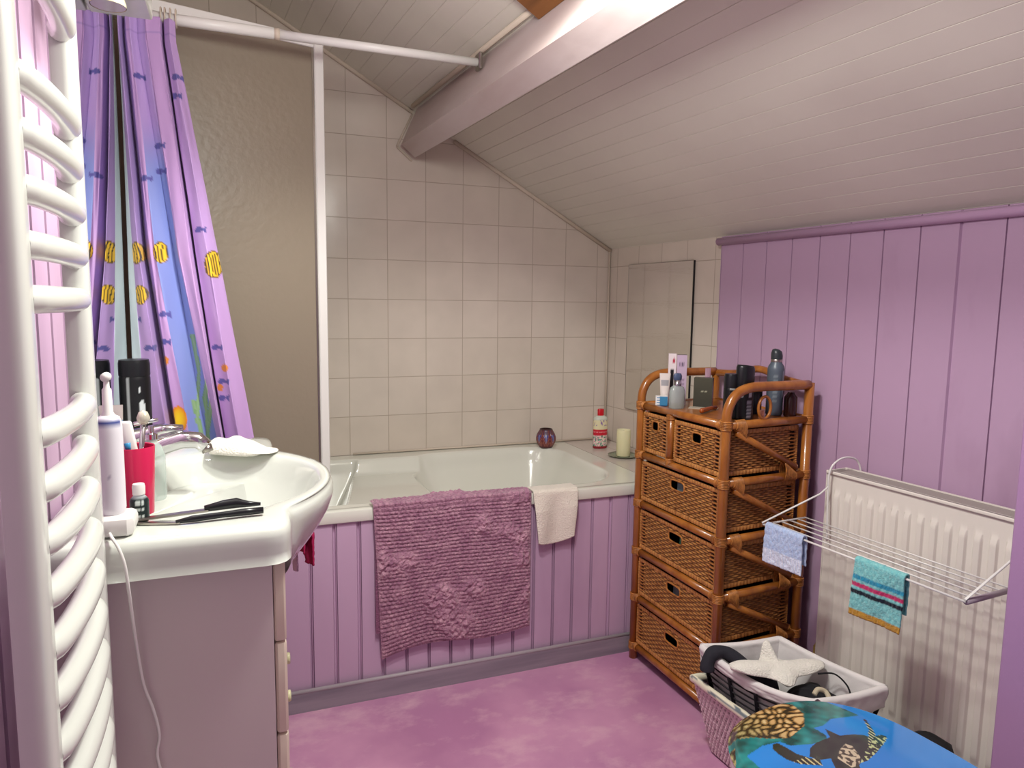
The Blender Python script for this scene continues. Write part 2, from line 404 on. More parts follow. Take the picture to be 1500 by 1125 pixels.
# bath screen: hinged frosted panel in a white frame
scr = thing('bath_screen', 'tall frosted shower screen in a white frame standing on the bath rim', 'shower screen', (-1.25, -.51, ZR))
PA = Vector((-1.262, -.51, 0)); PB = Vector((-1.765, -.648, 0)); dv = (PB-PA).normalized(); nv = Vector((-dv.y, dv.x, 0))
def sfr(t, n, z): q = PA+dv*t+nv*n; return (q.x, q.y, z)
Ls = (PB-PA).length
MB().box(.012, Ls, -.003, .003, .61, 1.9, fr=sfr).build('panel', m_screen, scr)
MB().box(-.014, .014, -.012, .012, ZR+.001, 1.915, fr=sfr, bev=.003).build('post', m_white_mt, scr)
MB().box(.014, Ls, -.010, .010, 1.893, 1.922, fr=sfr, bev=.003).build('top_rail', m_white_mt, scr)
MB().box(.014, Ls, -.006, .006, .592, .612, fr=sfr).build('bottom_rail', m_white_mt, scr)
MB().box(.014, .020, -.005, .005, .612, 1.893, fr=sfr).build('seal', m_steel, scr)
# curtain rod
rod = thing('curtain_rod', 'white telescopic shower rod running from the mirror wall to the beam', 'rod', (-1.3, -.715, 1.85))
zr = 1.850
MB().tube([(XL+.001, -.715, zr), (-1.38, -.715, zr)], .0135, 14).build('outer_tube', m_white_mt, rod, smooth=True)
MB().tube([(-1.385, -.715, zr), (-.835, -.715, zr)], .0115, 14).build('inner_tube', m_white_mt, rod, smooth=True)
MB().tube([(-1.392, -.715, zr), (-1.379, -.715, zr)], .0145, 14).build('collar', m_mould, rod, smooth=True)
MB().box(-.842, -.832, -.735, -.695, zr-.02, zr+.025, bev=.003).build('wall_bracket', m_steel, rod)
# curtain
zk = [1.784, 1.27, .854]
KX = [[-1.749, -1.746, -1.741, -1.735, -1.731, -1.718, -1.705, -1.687, -1.684, -1.654, -1.649, -1.645, -1.633, -1.621],
      [-1.748, -1.735, -1.715, -1.707, -1.697, -1.68, -1.642, -1.609, -1.606, -1.603, -1.592, -1.586, -1.564, -1.54],
      [-1.748, -1.722, -1.666, -1.660, -1.655, -1.624, -1.588, -1.555, -1.552, -1.549, -1.546, -1.543, -1.511, -1.477]]
KX[1][1] = -1.732; KX[2][1] = -1.712; KX[0][1] = -1.744; KX[1][2] = -1.716; KX[1][4] = -1.693; KX[2][2] = -1.670; KX[2][4] = -1.650; KX[0][4] = -1.727; KX[0][2] = -1.742
KX[1][9] = -1.603
# pink strip next to the blue one
for r_, a, b_, c in ((0, -1.684, -1.654, -1.649), (1, -1.629, -1.604, -1.595), (2, -1.562, -1.551, -1.547)):
    KX[r_][7] = a-.002; KX[r_][8] = a; KX[r_][9] = b_; KX[r_][10] = c
    KX[r_][11] = c+.004
KY = [.03, .058, .085, -.0, .062, .07, .035, .062, .068, .085, .0, .055, .085, .05]
def cur(u, z):
    s = u*13; i = min(int(s), 12); f = s-i
    t = 0 if z > zk[0] else None
    def xk(k):
        if z >= zk[0]: return KX[0][k]
        if z >= zk[1]: w = (zk[0]-z)/(zk[0]-zk[1]); return KX[0][k]*(1-w)+KX[1][k]*w
        w = (zk[1]-z)/(zk[1]-zk[2]); return KX[1][k]*(1-w)+KX[2][k]*w
    def dk(k):
        g = .55+.55*ss(1.8, 1.0, z); return KY[k]*g
    fs_ = f*f*(3-2*f)
    x = xk(i)*(1-fs_)+xk(i+1)*fs_; d = dk(i)*(1-fs_)+dk(i+1)*fs_
    y = -.722-d-.03*ss(1.7, .8, z)+.003*nz(u*30, z*7)
    return (max(x+.002*nz(u*20, z*5, 3), XL+.026), y, z)
LIL, LIL2, PNK, BLU, AQ, NAVY = lin('B496D2'), lin('9C82C0'), lin('C398CC'), lin('7F8CCB'), lin('CFDEE4'), lin('56529A')
bluefish = [(-1.764, 1.548), (-1.764, 1.497), (-1.766, 1.454), (-1.707, 1.696), (-1.701, 1.455), (-1.669, 1.537), (-1.668, 1.477), (-1.624, 1.702), (-1.629, 1.657), (-1.584, 1.338), (-1.733, 1.119), (-1.705, 1.051), (-1.555, 1.05), (-1.671, 1.064), (-1.543, 0.924), (-1.543, 0.966), (-1.67, 1.131)]
yfish = [(-1.553, 1.254, .034), (-1.722, 1.276, .026), (-1.716, 1.177, .024), (-1.671, 1.28, .026)]
weeds = [[(-1.607, 1.081), (-1.595, .995), (-1.6, .926), (-1.604, .86)], [(-1.591, 1.09), (-1.573, 1.012), (-1.583, .926), (-1.579, .80)], [(-1.564, .97), (-1.573, .89), (-1.585, .80)], [(-1.612, .92), (-1.60, .86), (-1.59, .80)]]
def wx(path, z):
    for (xa, za), (xb, zb) in zip(path, path[1:]):
        if zb <= z <= za: w = (za-z)/(za-zb); return xa*(1-w)+xb*w
    return None
def curc(u, v):
    z = 1.834-v*1.35; x, y, _ = cur(u, z); s = u*13
    if s < 1: c = AQ
    elif s < 4: c = mixc(LIL, LIL2, .5+.5*sin(s*3))
    elif s < 5: c = mixc(PNK, LIL, .4)
    elif s < 7.05: c = mixc(LIL, BLU, ss(1.62, 1.45, z))
    elif s < 9.5: c = mixc(PNK, LIL, .3)
    else: c = mixc(LIL, PNK, .35)
    if 1 <= s: c = mixc(c, PNK, .35*ss(1.3, 1.0, z)*(0 if 5 < s < 7.05 else 1))
    if s > 1:
        for fx, fz in bluefish:
            dx, dz = (x-fx)/.0085, (z-fz-.15*(x-fx))/.0075
            if dx*dx+dz*dz < 1 or (0 < (x-fx) < .017 and abs(z-fz) < (x-fx-.005)*.7): return NAVY
        for fx, fz, r in yfish:
            dx, dz = (x-fx)/(r*.62), (z-fz)/r; q = dx*dx+dz*dz
            if q < 1:
                if q > .82: return lin('7A5A14')
                return lin('2A2410') if sin((x-fx)*1050+(z-fz)*150+3*dz*dz) > .45 else lin('F0C028')
        dx, dz = (x+1.644)/.019, (z-.873)/.034
        if dx*dx+dz*dz < 1 and s < 6: return mixc(lin('F4D020'), lin('E07A18'), dx*dx+dz*dz)
        for fx, fz in ((-1.668, 1.019), (-1.547, .949), (-1.535, 1.0)):
            if ((x-fx)/.007)**2+((z-fz)/.010)**2 < 1: return lin('D8822C')
        if 5 < s < 8:
            for k, wd in enumerate(weeds):
                q = wx(wd, z)
                if q is not None and abs(x-q) < .0045+.003*nz(z*20, k): return mixc(lin('93AE84'), lin('6F9A5E'), abs(x-q)/.006)
    if abs(z-1.80) < .0018: c = mixc(c, LIL2, .8)
    return c
mb = MB(); mb.grid(182, 380, lambda u, v: cur(u, 1.834-v*1.35), curc)
curt = thing('shower_curtain', 'lilac and blue shower curtain printed with fish, gathered beside the mirror', 'shower curtain', (-1.68, -.76, .49))
mb.build('fabric', m_curtain, curt, smooth=True, solid=.001)
mb = MB()
for k in (1, 2, 4, 5, 6, 7, 9, 11, 12, 13):
    xx = KX[0][k]
    o = MB().tube([(xx, -.715+.0185*cos(t*pi/8), zr+.003-.0+.021*sin(t*pi/8)) for t in range(16)], .0018, 6, closed=True).build('curtain_ring', m_mould, curt, smooth=True)

# ================================================================== WASHBASIN UNIT
van = thing('vanity_cabinet', 'white vanity cabinet with cream drawer fronts under the washbasin', 'cabinet', (-1.61, -1.34, 0))
CX1 = -1.466; CY0, CY1 = -1.672, -1.02
q = MB().box(XL+.001, CX1, CY0, CY0+.016, 0, .796); q.box(XL+.001, CX1, CY1-.016, CY1, 0, .796); q.box(XL+.001, XL+.008, CY0+.016, CY1-.016, 0, .70); q.box(XL+.008, CX1, CY0+.016, CY1-.016, .05, .066)
q.build('body', m_cab, van)
MB().box(CX1+.001, CX1+.018, CY0, CY0+.045, .6675, .796, bev=.003).build('stile', m_cab2, van, smooth=True, auto=.6)
def fr_box(y0, y1, z0, z1): return MB().box(CX1+.001, CX1+.018, y0, y1, z0, z1, bev=.004)
for (y0, y1) in ((CY0, CY0+.325), (CY0+.328, CY1)):
    for (z0, z1) in ((.02, .225), (.228, .373), (.376, .5195), (.5225, .6645), (.6675, .713)):
        d = fr_box(y0+(.047 if z1 > .7 and y0 == CY0 else 0), y1, z0, z1).build('drawer', m_cab2, van, smooth=True, auto=.6)
        if z1 < .7:
            yc = -1.50 if y0 == CY0 else (y0+y1)/2; zz = z0+.030 if z0 > .5 else z1-.036
            prof = [(.004, 0), (.0045, .003), (.009, .007), (.010, .011), (.009, .0135), (0, .014)]
            q = MB(); q.lathe((0, 0, 0), prof, 16); q.v = [(CX1+.018+z, yc+x, zz+y) for x, y, z in q.v]; q.build('knob', m_knob, d, smooth=True)
MB().tube([(-1.54, CY0+.002, .255), (-1.54, CY0-.002, .255)], .006, 12).build('screw_cap', m_white_mt, van)
# basin
bas = thing('washbasin', 'white ceramic washbasin whose round bowl juts out over the cabinet', 'washbasin', (-1.6, -1.36, .80))
BC = (-1.575, -1.385)
def outline(th, grow=0.0):
    dx, dy = cos(th), sin(th)
    # rounded rectangle slab
    best = 0
    lo, hi = 0, 1.0
    def inside(x, y):
        r1 = rsd(x, y, XL+.0-.05, -1.437+grow, -1.705-grow, -.985+grow, .03) < 0
        r2 = (x+1.690)**2+(y+1.383)**2 < (.345+grow)**2 and x > -1.462
        return (r1 or r2) and x > XL+.002
    for _ in range(26):
        m_ = (lo+hi)/2
        if inside(BC[0]+dx*m_, BC[1]+dy*m_): lo = m_
        else: hi = m_
    return lo
NB = 224; outs = [outline(2*pi*k/NB) for k in range(NB)]
# soften the outline where bowl meets slab
for _ in range(2): outs = [(outs[k-1]+2*outs[k]+outs[(k+1) % NB])/4 if abs(outs[k-1]-2*outs[k]+outs[(k+1) % NB]) < .02 and BC[0]+cos(2*pi*k/NB)*outs[k] > -1.47 else outs[k] for k in range(NB)]
def bowl_r(th):
    a, b_ = (.205 if cos(th) > 0 else .115), .225
    return 1/sqrt((cos(th)/a)**2+(sin(th)/b_)**2)
mb = MB(); rings = []
def ringpts(fr_, z, base='bowl', inset=0.0):
    pts = []
    for k in range(NB):
        th = 2*pi*k/NB; R = bowl_r(th); O = outs[k]; R = min(R, O-.026)
        r = R*fr_ if base == 'bowl' else (R+(O-R)*fr_)-inset
        zz = z(k, th, O) if callable(z) else z
        pts.append((BC[0]+cos(th)*r, BC[1]+sin(th)*r, zz))
    return pts
prof = [(.02, .722), (.25, .722), (.45, .728), (.62, .742), (.78, .768), (.88, .795), (.94, .818), (.975, .836), (1.0, .845)]
R_ = [ringpts(f, z) for f, z in prof]
R_ += [ringpts(f, z, 'out') for f, z in ((.12, .850), (.3, .852), (.6, .852), (.8, .8515))]
R_ += [ringpts(1.0, z, 'out', i) for i, z in ((.010, .850), (.003, .845), (0.0, .836), (0, .825))]
def lobe(k, th):
    x = BC[0]+cos(th)*outs[k]; return ss(-1.44, -1.40, x)
def low(t):
    pts = []
    for k in range(NB):
        th = 2*pi*k/NB; lb = lobe(k, th); O = outs[k]
        x = BC[0]+cos(th)*O; y = BC[1]+sin(th)*O
        # slab: straight down to .797; lobe: curves down and back to the cabinet face
        zs = .825-(.825-.797)*min(t*3, 1); ins = 0 if t < .34 else .0
        zl = .825-.135*t; px = x-(x+1.452)*(t**1.5)*lb if x > -1.452 else x
        yl = y+(-1.383-y)*.45*(t**1.5)*lb
        pts.append((px*1, y*(1-lb)+yl*lb, zs*(1-lb)+zl*lb))
    return pts
R_ += [low(t) for t in (.15, .34, .5, .65, .8, .9, 1.0)]
vs = [p for r in R_ for p in r]; fs = []
for i in range(len(R_)-1):
    for k in range(NB):
        l = (k+1) % NB; fs.append((i*NB+k, i*NB+l, (i+1)*NB+l, (i+1)*NB+k))
fs.append(tuple(range(NB))); fs.append(tuple((len(R_)-1)*NB+k for k in range(NB-1, -1, -1)))
mb.add(vs, fs); mb.build('bowl', m_ceramic, bas, smooth=True)
MB().lathe((BC[0]-.0, BC[1], .7225), [(.0, .002), (.018, .003), (.022, .001), (.022, 0)], 20).build('drain', m_chrome, bas, smooth=True)
q = MB().lathe((0, 0, 0), [(0, .004), (.010, .004), (.016, .002), (.019, .0), (.019, -.004)], 20); q.v = [(-1.672+z*1.2, -1.335+x, .838+y*.8) for x, y, z in q.v]
q.build('overflow_ring', m_chrome, bas, smooth=True)
# tap
tap = thing('mixer_tap', 'chrome single-lever mixer tap at the back of the washbasin', 'tap', (-1.69, -1.27, .852))
TX, TY = -1.70, -1.255
MB().lathe((TX, TY, .8525), [(.027, 0), (.027, .005), (.022, .009), (.021, .045), (.020, .055), (.0, .058)], 24).build('body', m_chrome, tap, smooth=True)
pth = [(TX+.0, TY, .868), (TX+.03, TY-.004, .880), (TX+.065, TY-.01, .897), (TX+.095, TY-.016, .905), (TX+.122, TY-.02, .902), (TX+.135, TY-.022, .890)]
MB().tube(pth, [.020, .020, .019, .018, .016, .014], 16).build('spout', m_chrome, tap, smooth=True)
MB().tube([(TX+.134, TY-.022, .892), (TX+.138, TY-.0225, .880)], .0105, 12).build('aerator', m_steel, tap, smooth=True)
MB().tube([(TX-.002, TY, .900), (TX+.02, TY-.003, .912), (TX+.06, TY-.009, .924), (TX+.095, TY-.013, .925)], [.021, .017, .012, .008], 12).build('lever', m_chrome, tap, smooth=True)
# mirror on the left wall
mb = MB().box(XL+.001, XL+.020, -1.335, -.748, .87, 1.86); mir = thing('wall_mirror', 'large mirror on the left wall behind the washbasin', 'mirror', (XL+.01, -1.04, .87))
mb.build('glass', m_mirror, mir)
MB().box(XL+.001, XL+.022, -1.338, -1.335, .87, 1.86).build('edge', m_steel, mir)
can = thing('mirror_light_canopy', 'white canopy with a hanging halogen bulb above the mirror', 'light', (-1.70, -1.25, 1.71))
MB().box(XL+.022, -1.640, -1.52, -1.10, 1.712, 1.80, bev=.004).build('housing', m_white, can)
MB().tube([(-1.668, -1.47, 1.712), (-1.668, -1.47, 1.672)], .0085, 12).build('lamp_holder', m_white_mt, can, smooth=True)
MB().lathe((-1.668, -1.47, 1.60), [(.0245, 0), (.0245, .004), (.021, .016), (.016, .034), (.011, .05), (.0105, .074)], 28).build('reflector_bulb', mat('bulb_glass', 'CFC9A2', .15, coat=.5, bump=(120, .5, .002)), can, smooth=True)
MB().lathe((-1.668, -1.47, 1.6005), [(0, 0), (.0235, 0)], 28).build('bulb_face', mat('bulb_front_glass', 'A8A6A8', .1, spec=.8), can, smooth=True)

# ------------------------------------------------------------------ things on the washbasin
ZB = .8525
def bottle(name, label, cat, c, prof, m, n=24, cap=None, capm=None, colfn=None, group=None, sx=1, sy_=1, capname='cap', zs=1.0):
    prof = [(r, z*zs) for r, z in prof]; cap = [(r, z*zs) for r, z in cap] if cap else None
    cf0 = colfn; colfn = (lambda a, z, r: cf0(a, z/zs, r)) if cf0 else None
    t = thing(name, label, cat, c, group)
    MB().lathe(c, prof, n, sx=sx, sy_=sy_, colfn=colfn).build('body', m, t, smooth=True, auto=.9)
    if cap: MB().lathe(c, cap, n, sx=sx, sy_=sy_).build(capname, capm, t, smooth=True, auto=.7)
    return t
def canlab(a, z, r):
    base = lin('121316')
    if .117 < z < .128 and 5.02 < a < 5.12: return lin('C8CCD0')
    da = (a-5.25)
    if abs(da) < .22 and .060 < z < .100 and abs(da)*.28+abs(z-.075)*2.2 < .085: return lin('BFC4C8')
    if abs(a-4.35) < .07 and .02 < z < .15: return lin('8D8F92')
    return base
bottle('shaving_foam_can', 'tall black aerosol can standing by the mirror behind the toothbrush cup', 'can', (-1.712, -1.02, ZB),
       [(0, 0), (.029, 0), (.0305, .003)]+[(.0305, .003+.004*i) for i in range(1, 37)]+[(.029, .152), (.0, .152)], m_attr, 64, colfn=canlab,
       cap=[(.0305, .1515), (.0308, .155), (.0308, .178), (.029, .186), (0, .188)], capm=m_black)
# electric toothbrush on charger
eb = thing('electric_toothbrush', 'white electric toothbrush standing on its charger beside the towel radiator', 'toothbrush', (-1.666, -1.655, ZB))
MB().box(-1.692, -1.640, -1.688, -1.63, ZB, ZB+.026, bev=.008).build('charger', m_white_mt, eb, smooth=True, auto=.6)
def cl_handle(a, z, r):
    if .125 < z < .134 and sin(a) < -.35: return lin('2C3F86')
    if abs(z-.06) < .008 and abs(a-4.75) < .10 and (int(z*900) % 2): return lin('AAA6B8')
    return lin('E4E2E8')
MB().lathe((-1.668, -1.655, ZB+.024), [(.0135, 0), (.0155, .004)]+[(.0165, .01+.005*i) for i in range(23)]+[(.0155, .128), (.0135, .134), (.008, .137), (.006, .138)], 32, colfn=cl_handle).build('handle', m_attr, eb, smooth=True)
MB().lathe((-1.668, -1.655, ZB+.155), [(.0085, 0), (.0085, .006), (.0065, .01), (.0058, .04), (.0038, .043), (.0033, .055)], 16).build('brush_neck', m_white_mt, eb, smooth=True)
MB().tube([(-1.668, -1.662, ZB+.212), (-1.668, -1.650, ZB+.212)], .0062, 14).build('brush_head', m_white_mt, eb, smooth=True)
MB().lathe((-1.668, -1.655, ZB+.150), [(.0098, 0), (.0098, .005)], 16).build('ring', mat('teal_ring', '6FA3A0', .4), eb, smooth=True)
# charger cable
cab = [(-1.668, -1.689, .860), (-1.664, -1.700, .8575), (-1.656, -1.710, .847), (-1.649, -1.7145, .825), (-1.646, -1.713, .79), (-1.645, -1.702, .75), (-1.643, -1.690, .70), (-1.638, -1.682, .64), (-1.628, -1.680, .60), (-1.622, -1.679, .56), (-1.626, -1.679, .53), (-1.618, -1.679, .48), (-1.612, -1.679, .40), (-1.60, -1.679, .30), (-1.60, -1.679, .18), (-1.62, -1.679, .03)]
def smoothpath(P, n=6):
    P = [Vector(p) for p in P]; out = []
    for i in range(len(P)-1):
        p0, p1, p2, p3 = P[max(i-1, 0)], P[i], P[i+1], P[min(i+2, len(P)-1)]
        for k in range(n):
            t = k/n; out.append(.5*((2*p1)+(p2-p0)*t+(2*p0-5*p1+4*p2-p3)*t*t+(3*p1-p0-3*p2+p3)*t**3))
    return out+[P[-1]]
tag(MB().tube(smoothpath(cab), .0022, 8).build('charger_cable', m_white_mt, smooth=True), 'thin white charger cable hanging down the side of the white cabinet', 'cable')
# red cup
CUP = (-1.650, -1.570, ZB)
tag(MB().lathe(CUP, [(0, .004), (.021, .004), (.0262, .10), (.0275, .101), (.028, .10), (.0235, 0), (0, 0)], 36).build('toothbrush_cup', m_red, smooth=True, auto=.7), 'raspberry red plastic cup holding toothbrushes at the washbasin', 'cup')
# things in the cup
def paste(u, v):
    if v > .80: return lin('D9D4CC')
    if v > .72: return lin('86B8DC')
    if v > .5: return mixc(lin('2A59B8'), lin('3B3C9A'), u)
    return lin('E8EEF2')
q = MB(); q.grid(14, 40, lambda u, v: (-1.672+(u-.5)*.030*(.5+.5*v)+.0-.004*v, -1.585+.010*(1-v)*cos(u*pi)+0.004*v, ZB+.045+.118*v), paste)
q.grid(14, 40, lambda u, v: (-1.672+(u-.5)*.030*(.5+.5*v)-.004*v, -1.577-.0*(1-v)+.004*v, ZB+.045+.118*v), paste)
tag(q.build('toothpaste_tube', m_attr, smooth=True), 'toothpaste tube with a blue band leaning in the red cup', 'toothpaste')
q = MB().box(-.010, .010, -.005, .005, 0, .075, bev=.003)
q.v = [(-1.656+x+.15*(z-.05)*-1, -1.583+y, ZB+.065+z) for x, y, z in q.v]; tag(q.build('travel_brush_cover', m_white_mt, smooth=True), 'translucent white plastic brush cover sticking out of the red cup', 'case')
tb = thing('toothbrush', 'white manual toothbrush with blue grip showing above the rim of the red cup', 'toothbrush', (-1.648, -1.585, ZB+.01))
MB().tube([(-1.645, -1.565, ZB+.01), (-1.656, -1.588, ZB+.108)], .0036, 8).build('handle', m_white_mt, tb, smooth=True)
MB().tube([(-1.6547, -1.5853, ZB+.096), (-1.656, -1.5882, ZB+.109)], .0044, 8).build('grip', mat('blue_grip', '2F86B4', .4), tb, smooth=True)
rz = thing('razor', 'chrome-headed razor resting upright in the red cup', 'razor', (-1.640, -1.575, ZB+.01))
MB().tube([(-1.650, -1.562, ZB+.006), (-1.636, -1.571, ZB+.135)], [.003, .0038], 10).build('handle', m_chrome, rz, smooth=True)
MB().lathe((-1.6355, -1.572, ZB+.133), [(.004, 0), (.0085, .003), (.009, .010), (.006, .018), (0, .021)], 14).build('head', mat('razor_cream', 'CFCAB8', .25, metal=.3), rz, smooth=True)
MB().tube([(-1.648, -1.575, ZB+.134), (-1.616, -1.573, ZB+.139)], [.0035, .0025], 8).build('blade_bar', m_chrome, rz, smooth=True)
# clear dispenser, small dark bottle
bottle('soap_dispenser', 'clear plastic soap dispenser half hidden behind the red cup', 'dispenser', (-1.634, -1.497, ZB), [(0, 0), (.017, 0), (.019, .004), (.019, .07), (.014, .085), (.008, .092), (.008, .097), (0, .097)], glassy('clear_plastic', 'C9DDD3', .1, .45), 24,
       cap=[(.009, .097), (.009, .105), (.004, .107), (.004, .118), (0, .118)], capm=m_chrome, capname='pump')
def dl(a, z, r):
    if z > .036: return lin('B9C3C4')
    if r < .002: return lin('0F1F20')
    k = int(a*14); j = int(z*400)
    if 4.2 < a < 5.3 and (.026 < z < .031 or .016 < z < .022 or .006 < z < .011) and (k*7+j*3) % 3 != 0: return lin('C9D4D0')
    return lin('102322')
bottle('essential_oil_bottle', 'tiny dark green bottle with a white cap in front of the red cup', 'bottle', (-1.641, -1.613, ZB), [(0, 0), (.0115, 0), (.0125, .002)]+[(.0125, .002+.002*i) for i in range(1, 15)]+[(.011, .033), (.0075, .037), (.0075, .041)], m_attr, 48, colfn=dl,
       cap=[(.0082, .039), (.0085, .050), (.0075, .054), (0, .054)], capm=m_white_mt)
# scissors
sc_ = thing('hair_scissors', 'hairdressing scissors with black handles lying on the washbasin front edge', 'scissors', (-1.56, -1.63, ZB))
def flat(P, w, z0, z1):
    q = MB(); P = [Vector((*p, 0)) for p in P]
    L_, R__ = [], []
    for i, p in enumerate(P):
        t = (P[min(i+1, len(P)-1)]-P[max(i-1, 0)]).normalized(); n = Vector((-t.y, t.x, 0)); L_.append(p+n*w[i]); R__.append(p-n*w[i])
    poly = [(p.x, p.y, z0) for p in L_+R__[::-1]]
    return q.prism(poly, (0, 0, z1-z0))
flat([(-1.652, -1.628), (-1.60, -1.618), (-1.552, -1.608)], [.003, .006, .006], ZB+.004, ZB+.007).build('blade', m_steel, sc_)
flat([(-1.650, -1.633), (-1.62, -1.641), (-1.586, -1.650)], [.002, .0035, .003], ZB+.001, ZB+.0035).build('blade', m_steel, sc_)
MB().tube([(-1.556, -1.609, ZB+.008), (-1.53, -1.603, ZB+.010), (-1.512, -1.602, ZB+.011), (-1.497, -1.609, ZB+.010), (-1.478, -1.612, ZB+.009)], [.005, .0075, .008, .005, .0025], 10).build('handle', m_black, sc_, smooth=True)
MB().tube([(-1.592, -1.650, ZB+.004), (-1.57, -1.649, ZB+.006), (-1.53, -1.645, ZB+.007), (-1.50, -1.641, ZB+.007), (-1.475, -1.640, ZB+.007)], [.0025, .005, .0045, .0055, .005], 10).build('handle', m_black, sc_, smooth=True)
# folded wash mitt on the bowl rim
def blob_cloth(name, m, fn, nu=60, nv=40, solid=.004): q = MB(); q.grid(nu, nv, fn); return q.build(name, m, smooth=True, solid=solid)
def mitt(u, v):
    a = 2*pi*u
    ax = Vector((-1.562, -1.150, ZB+.009)); bx = Vector((-1.432, -1.200, ZB+.004))
    p = ax.lerp(bx, v); w = (.030+.012*sin(v*pi)-.006*v)*min(1, (v*14+.02))**.5*min(1, ((1-v)*14+.02))**.5; h = (.028*sin(pi*min(1, v*1.15+.12))**.7+.005)*min(1, ((1-v)*10+.1))**.5*(1-.25*ss(.75, .85, v))
    d = Vector((.35, .93, 0)); return (p+d*(cos(a)*w)+Vector((0, 0, max(-.006, sin(a)*h*(.8+.25*nz(v*6, u*3))) )))[:]
tag(blob_cloth('wash_mitt', m_white_t, mitt, 36, 40, 0), 'ivory wash mitt lying on the far rim of the washbasin', 'washcloth')
# crimson and pale pink cloths hanging under the bowl
ra = thing('cloth_rail', 'small chrome rail fixed to the drawer front below the washbasin bowl', 'rail', (-1.44, -1.1, .70))
MB().tube(smoothpath([(CX1+.019, -1.06, .705), (-1.405, -1.06, .708), (-1.378, -1.065, .708), (-1.378, -1.20, .708), (-1.378, -1.24, .708), (-1.405, -1.245, .708), (CX1+.019, -1.245, .705)]), .003, 8).build('bar', m_chrome, ra, smooth=True)
def hang(name, m, x, y0, y1, ztop, l1, l2, label, cat, amp=.006, frq=3, axis='y', group=None, colfn=None, nu=50, taper=.0, lean=0., solid=.0035):
    """cloth folded over a horizontal bar: front leg length l1, back leg l2"""
    R0 = .008
    def fn(u, v):
        s = v*(l1+l2+pi*R0)
        if s < l1: n, z = R0, ztop-R0-(l1-s)
        elif s < l1+pi*R0: t = (s-l1)/R0; n, z = R0*cos(t), ztop-R0+R0*sin(t)
        else: n, z = -R0, ztop-R0-(s-l1-pi*R0)
        drop = max(0, ztop-R0-z); k = min(1, drop/.04)
        t = y0+(y1-y0)*(u+(.5-u)*taper*drop/max(l1, l2))+lean*drop
        n += amp*k*sin(u*frq*2*pi+drop*12)*(1 if n > 0 else .6)+amp*.7*k*nz(u*4, drop*9, y0*7)+.002*nz(u*22, s*90)
        return (n, t, z+.0012*nz(u*30, s*70, 5))
    q = MB(); q.grid(nu, 70, fn, colfn)
    if axis == 'y': q.v = [(x+n, t, z) for n, t, z in q.v]
    elif axis == 'x': q.v = [(t, x-n, z) for n, t, z in q.v]
    else: q.v = [RW(x-n, t, z) for n, t, z in q.v]
    o = q.build(name, m, smooth=True, solid=solid); return tag(o, label, cat, group)
hang('crimson_cloth', m_pink, -1.378, -1.19, -1.105, .716, .108, .08, 'crimson cloth with a pale hem hanging under the washbasin bowl', 'cloth', .007, 2.0, taper=-.2)
hang('pink_cloth', cloth('pale_pink_cloth', 'D9B4D2'), -1.402, -1.083, -1.056, .716, .16, .10, 'pale pink cloth hanging between the cabinet and the bath', 'cloth', .003, 1)

# ================================================================== TOWEL RADIATOR
tr = thing('towel_radiator', 'white towel radiator with curved bars on the near left wall', 'radiator', (-1.68, -1.88, .2))
m_tr = m_white
UX0, UX1 = -1.690, -1.666
def upright(y0, y1):
    # D-shaped profile, round towards the room
    pr = [(UX0, y0), (UX1-.012, y0), (UX1-.004, y0+.004), (UX1, y0+.012), (UX1, y1-.012), (UX1-.004, y1-.004), (UX1-.012, y1), (UX0, y1)]
    return MB().prism([(x, y, .16) for x, y in pr], (0, 0, 1.66))
YN0, YN1, YFa, YFb = -2.038, -1.990, -1.765, -1.727
upright(YN0, YN1).build('upright', m_tr, tr, smooth=True, auto=.9); upright(YFa, YFb).build('upright', m_tr, tr, smooth=True, auto=.9)
zb = [1.167+.048*i for i in range(5)]+[1.466+.048*i for i in range(6)]+[1.045-.0505*i for i in range(17)]
for z in sorted(zb):
    P = []
    for i in range(25):
        t = i/24; y = YN1+.0005+(YFa-YN1-.001)*t; e = sin(pi*t)**.45 if 0 < t < 1 else 0
        P.append((-1.6785+.0125*e, y, z))
    MB().tube(P, .0130, 16, cap=False).build('bar', m_tr, tr, smooth=True)
for yy in (-2.03, -1.745):
    for z in (.35, 1.60): MB().tube([(UX0, yy, z), (XL+.001, yy, z)], .009, 10).build('bracket', m_tr, tr, smooth=True)
# yellowed connector and looped hose at its foot
cn = thing('valve_connector', 'yellowed plastic pipe connector with a looped white hose at the foot of the towel radiator', 'pipe fitting', (-1.70, -1.72, .30))
MB().tube([(-1.674, -1.715, .0), (-1.674, -1.715, .50)], .0065, 12).build('pipe', mat('yellowed_plastic', 'CDBE8C', .5), cn, smooth=True)
MB().tube([(-1.676, -1.7185, .50), (-1.680, -1.7185, .88)], .0025, 8).build('thin_pipe', m_steel, cn, smooth=True)
MB().tube(smoothpath([(-1.702, -1.724, .44), (-1.692, -1.722, .475), (-1.680, -1.719, .465), (-1.677, -1.718, .40), (-1.677, -1.718, .30)]), .0045, 10).build('hose', m_white_mt, cn, smooth=True)

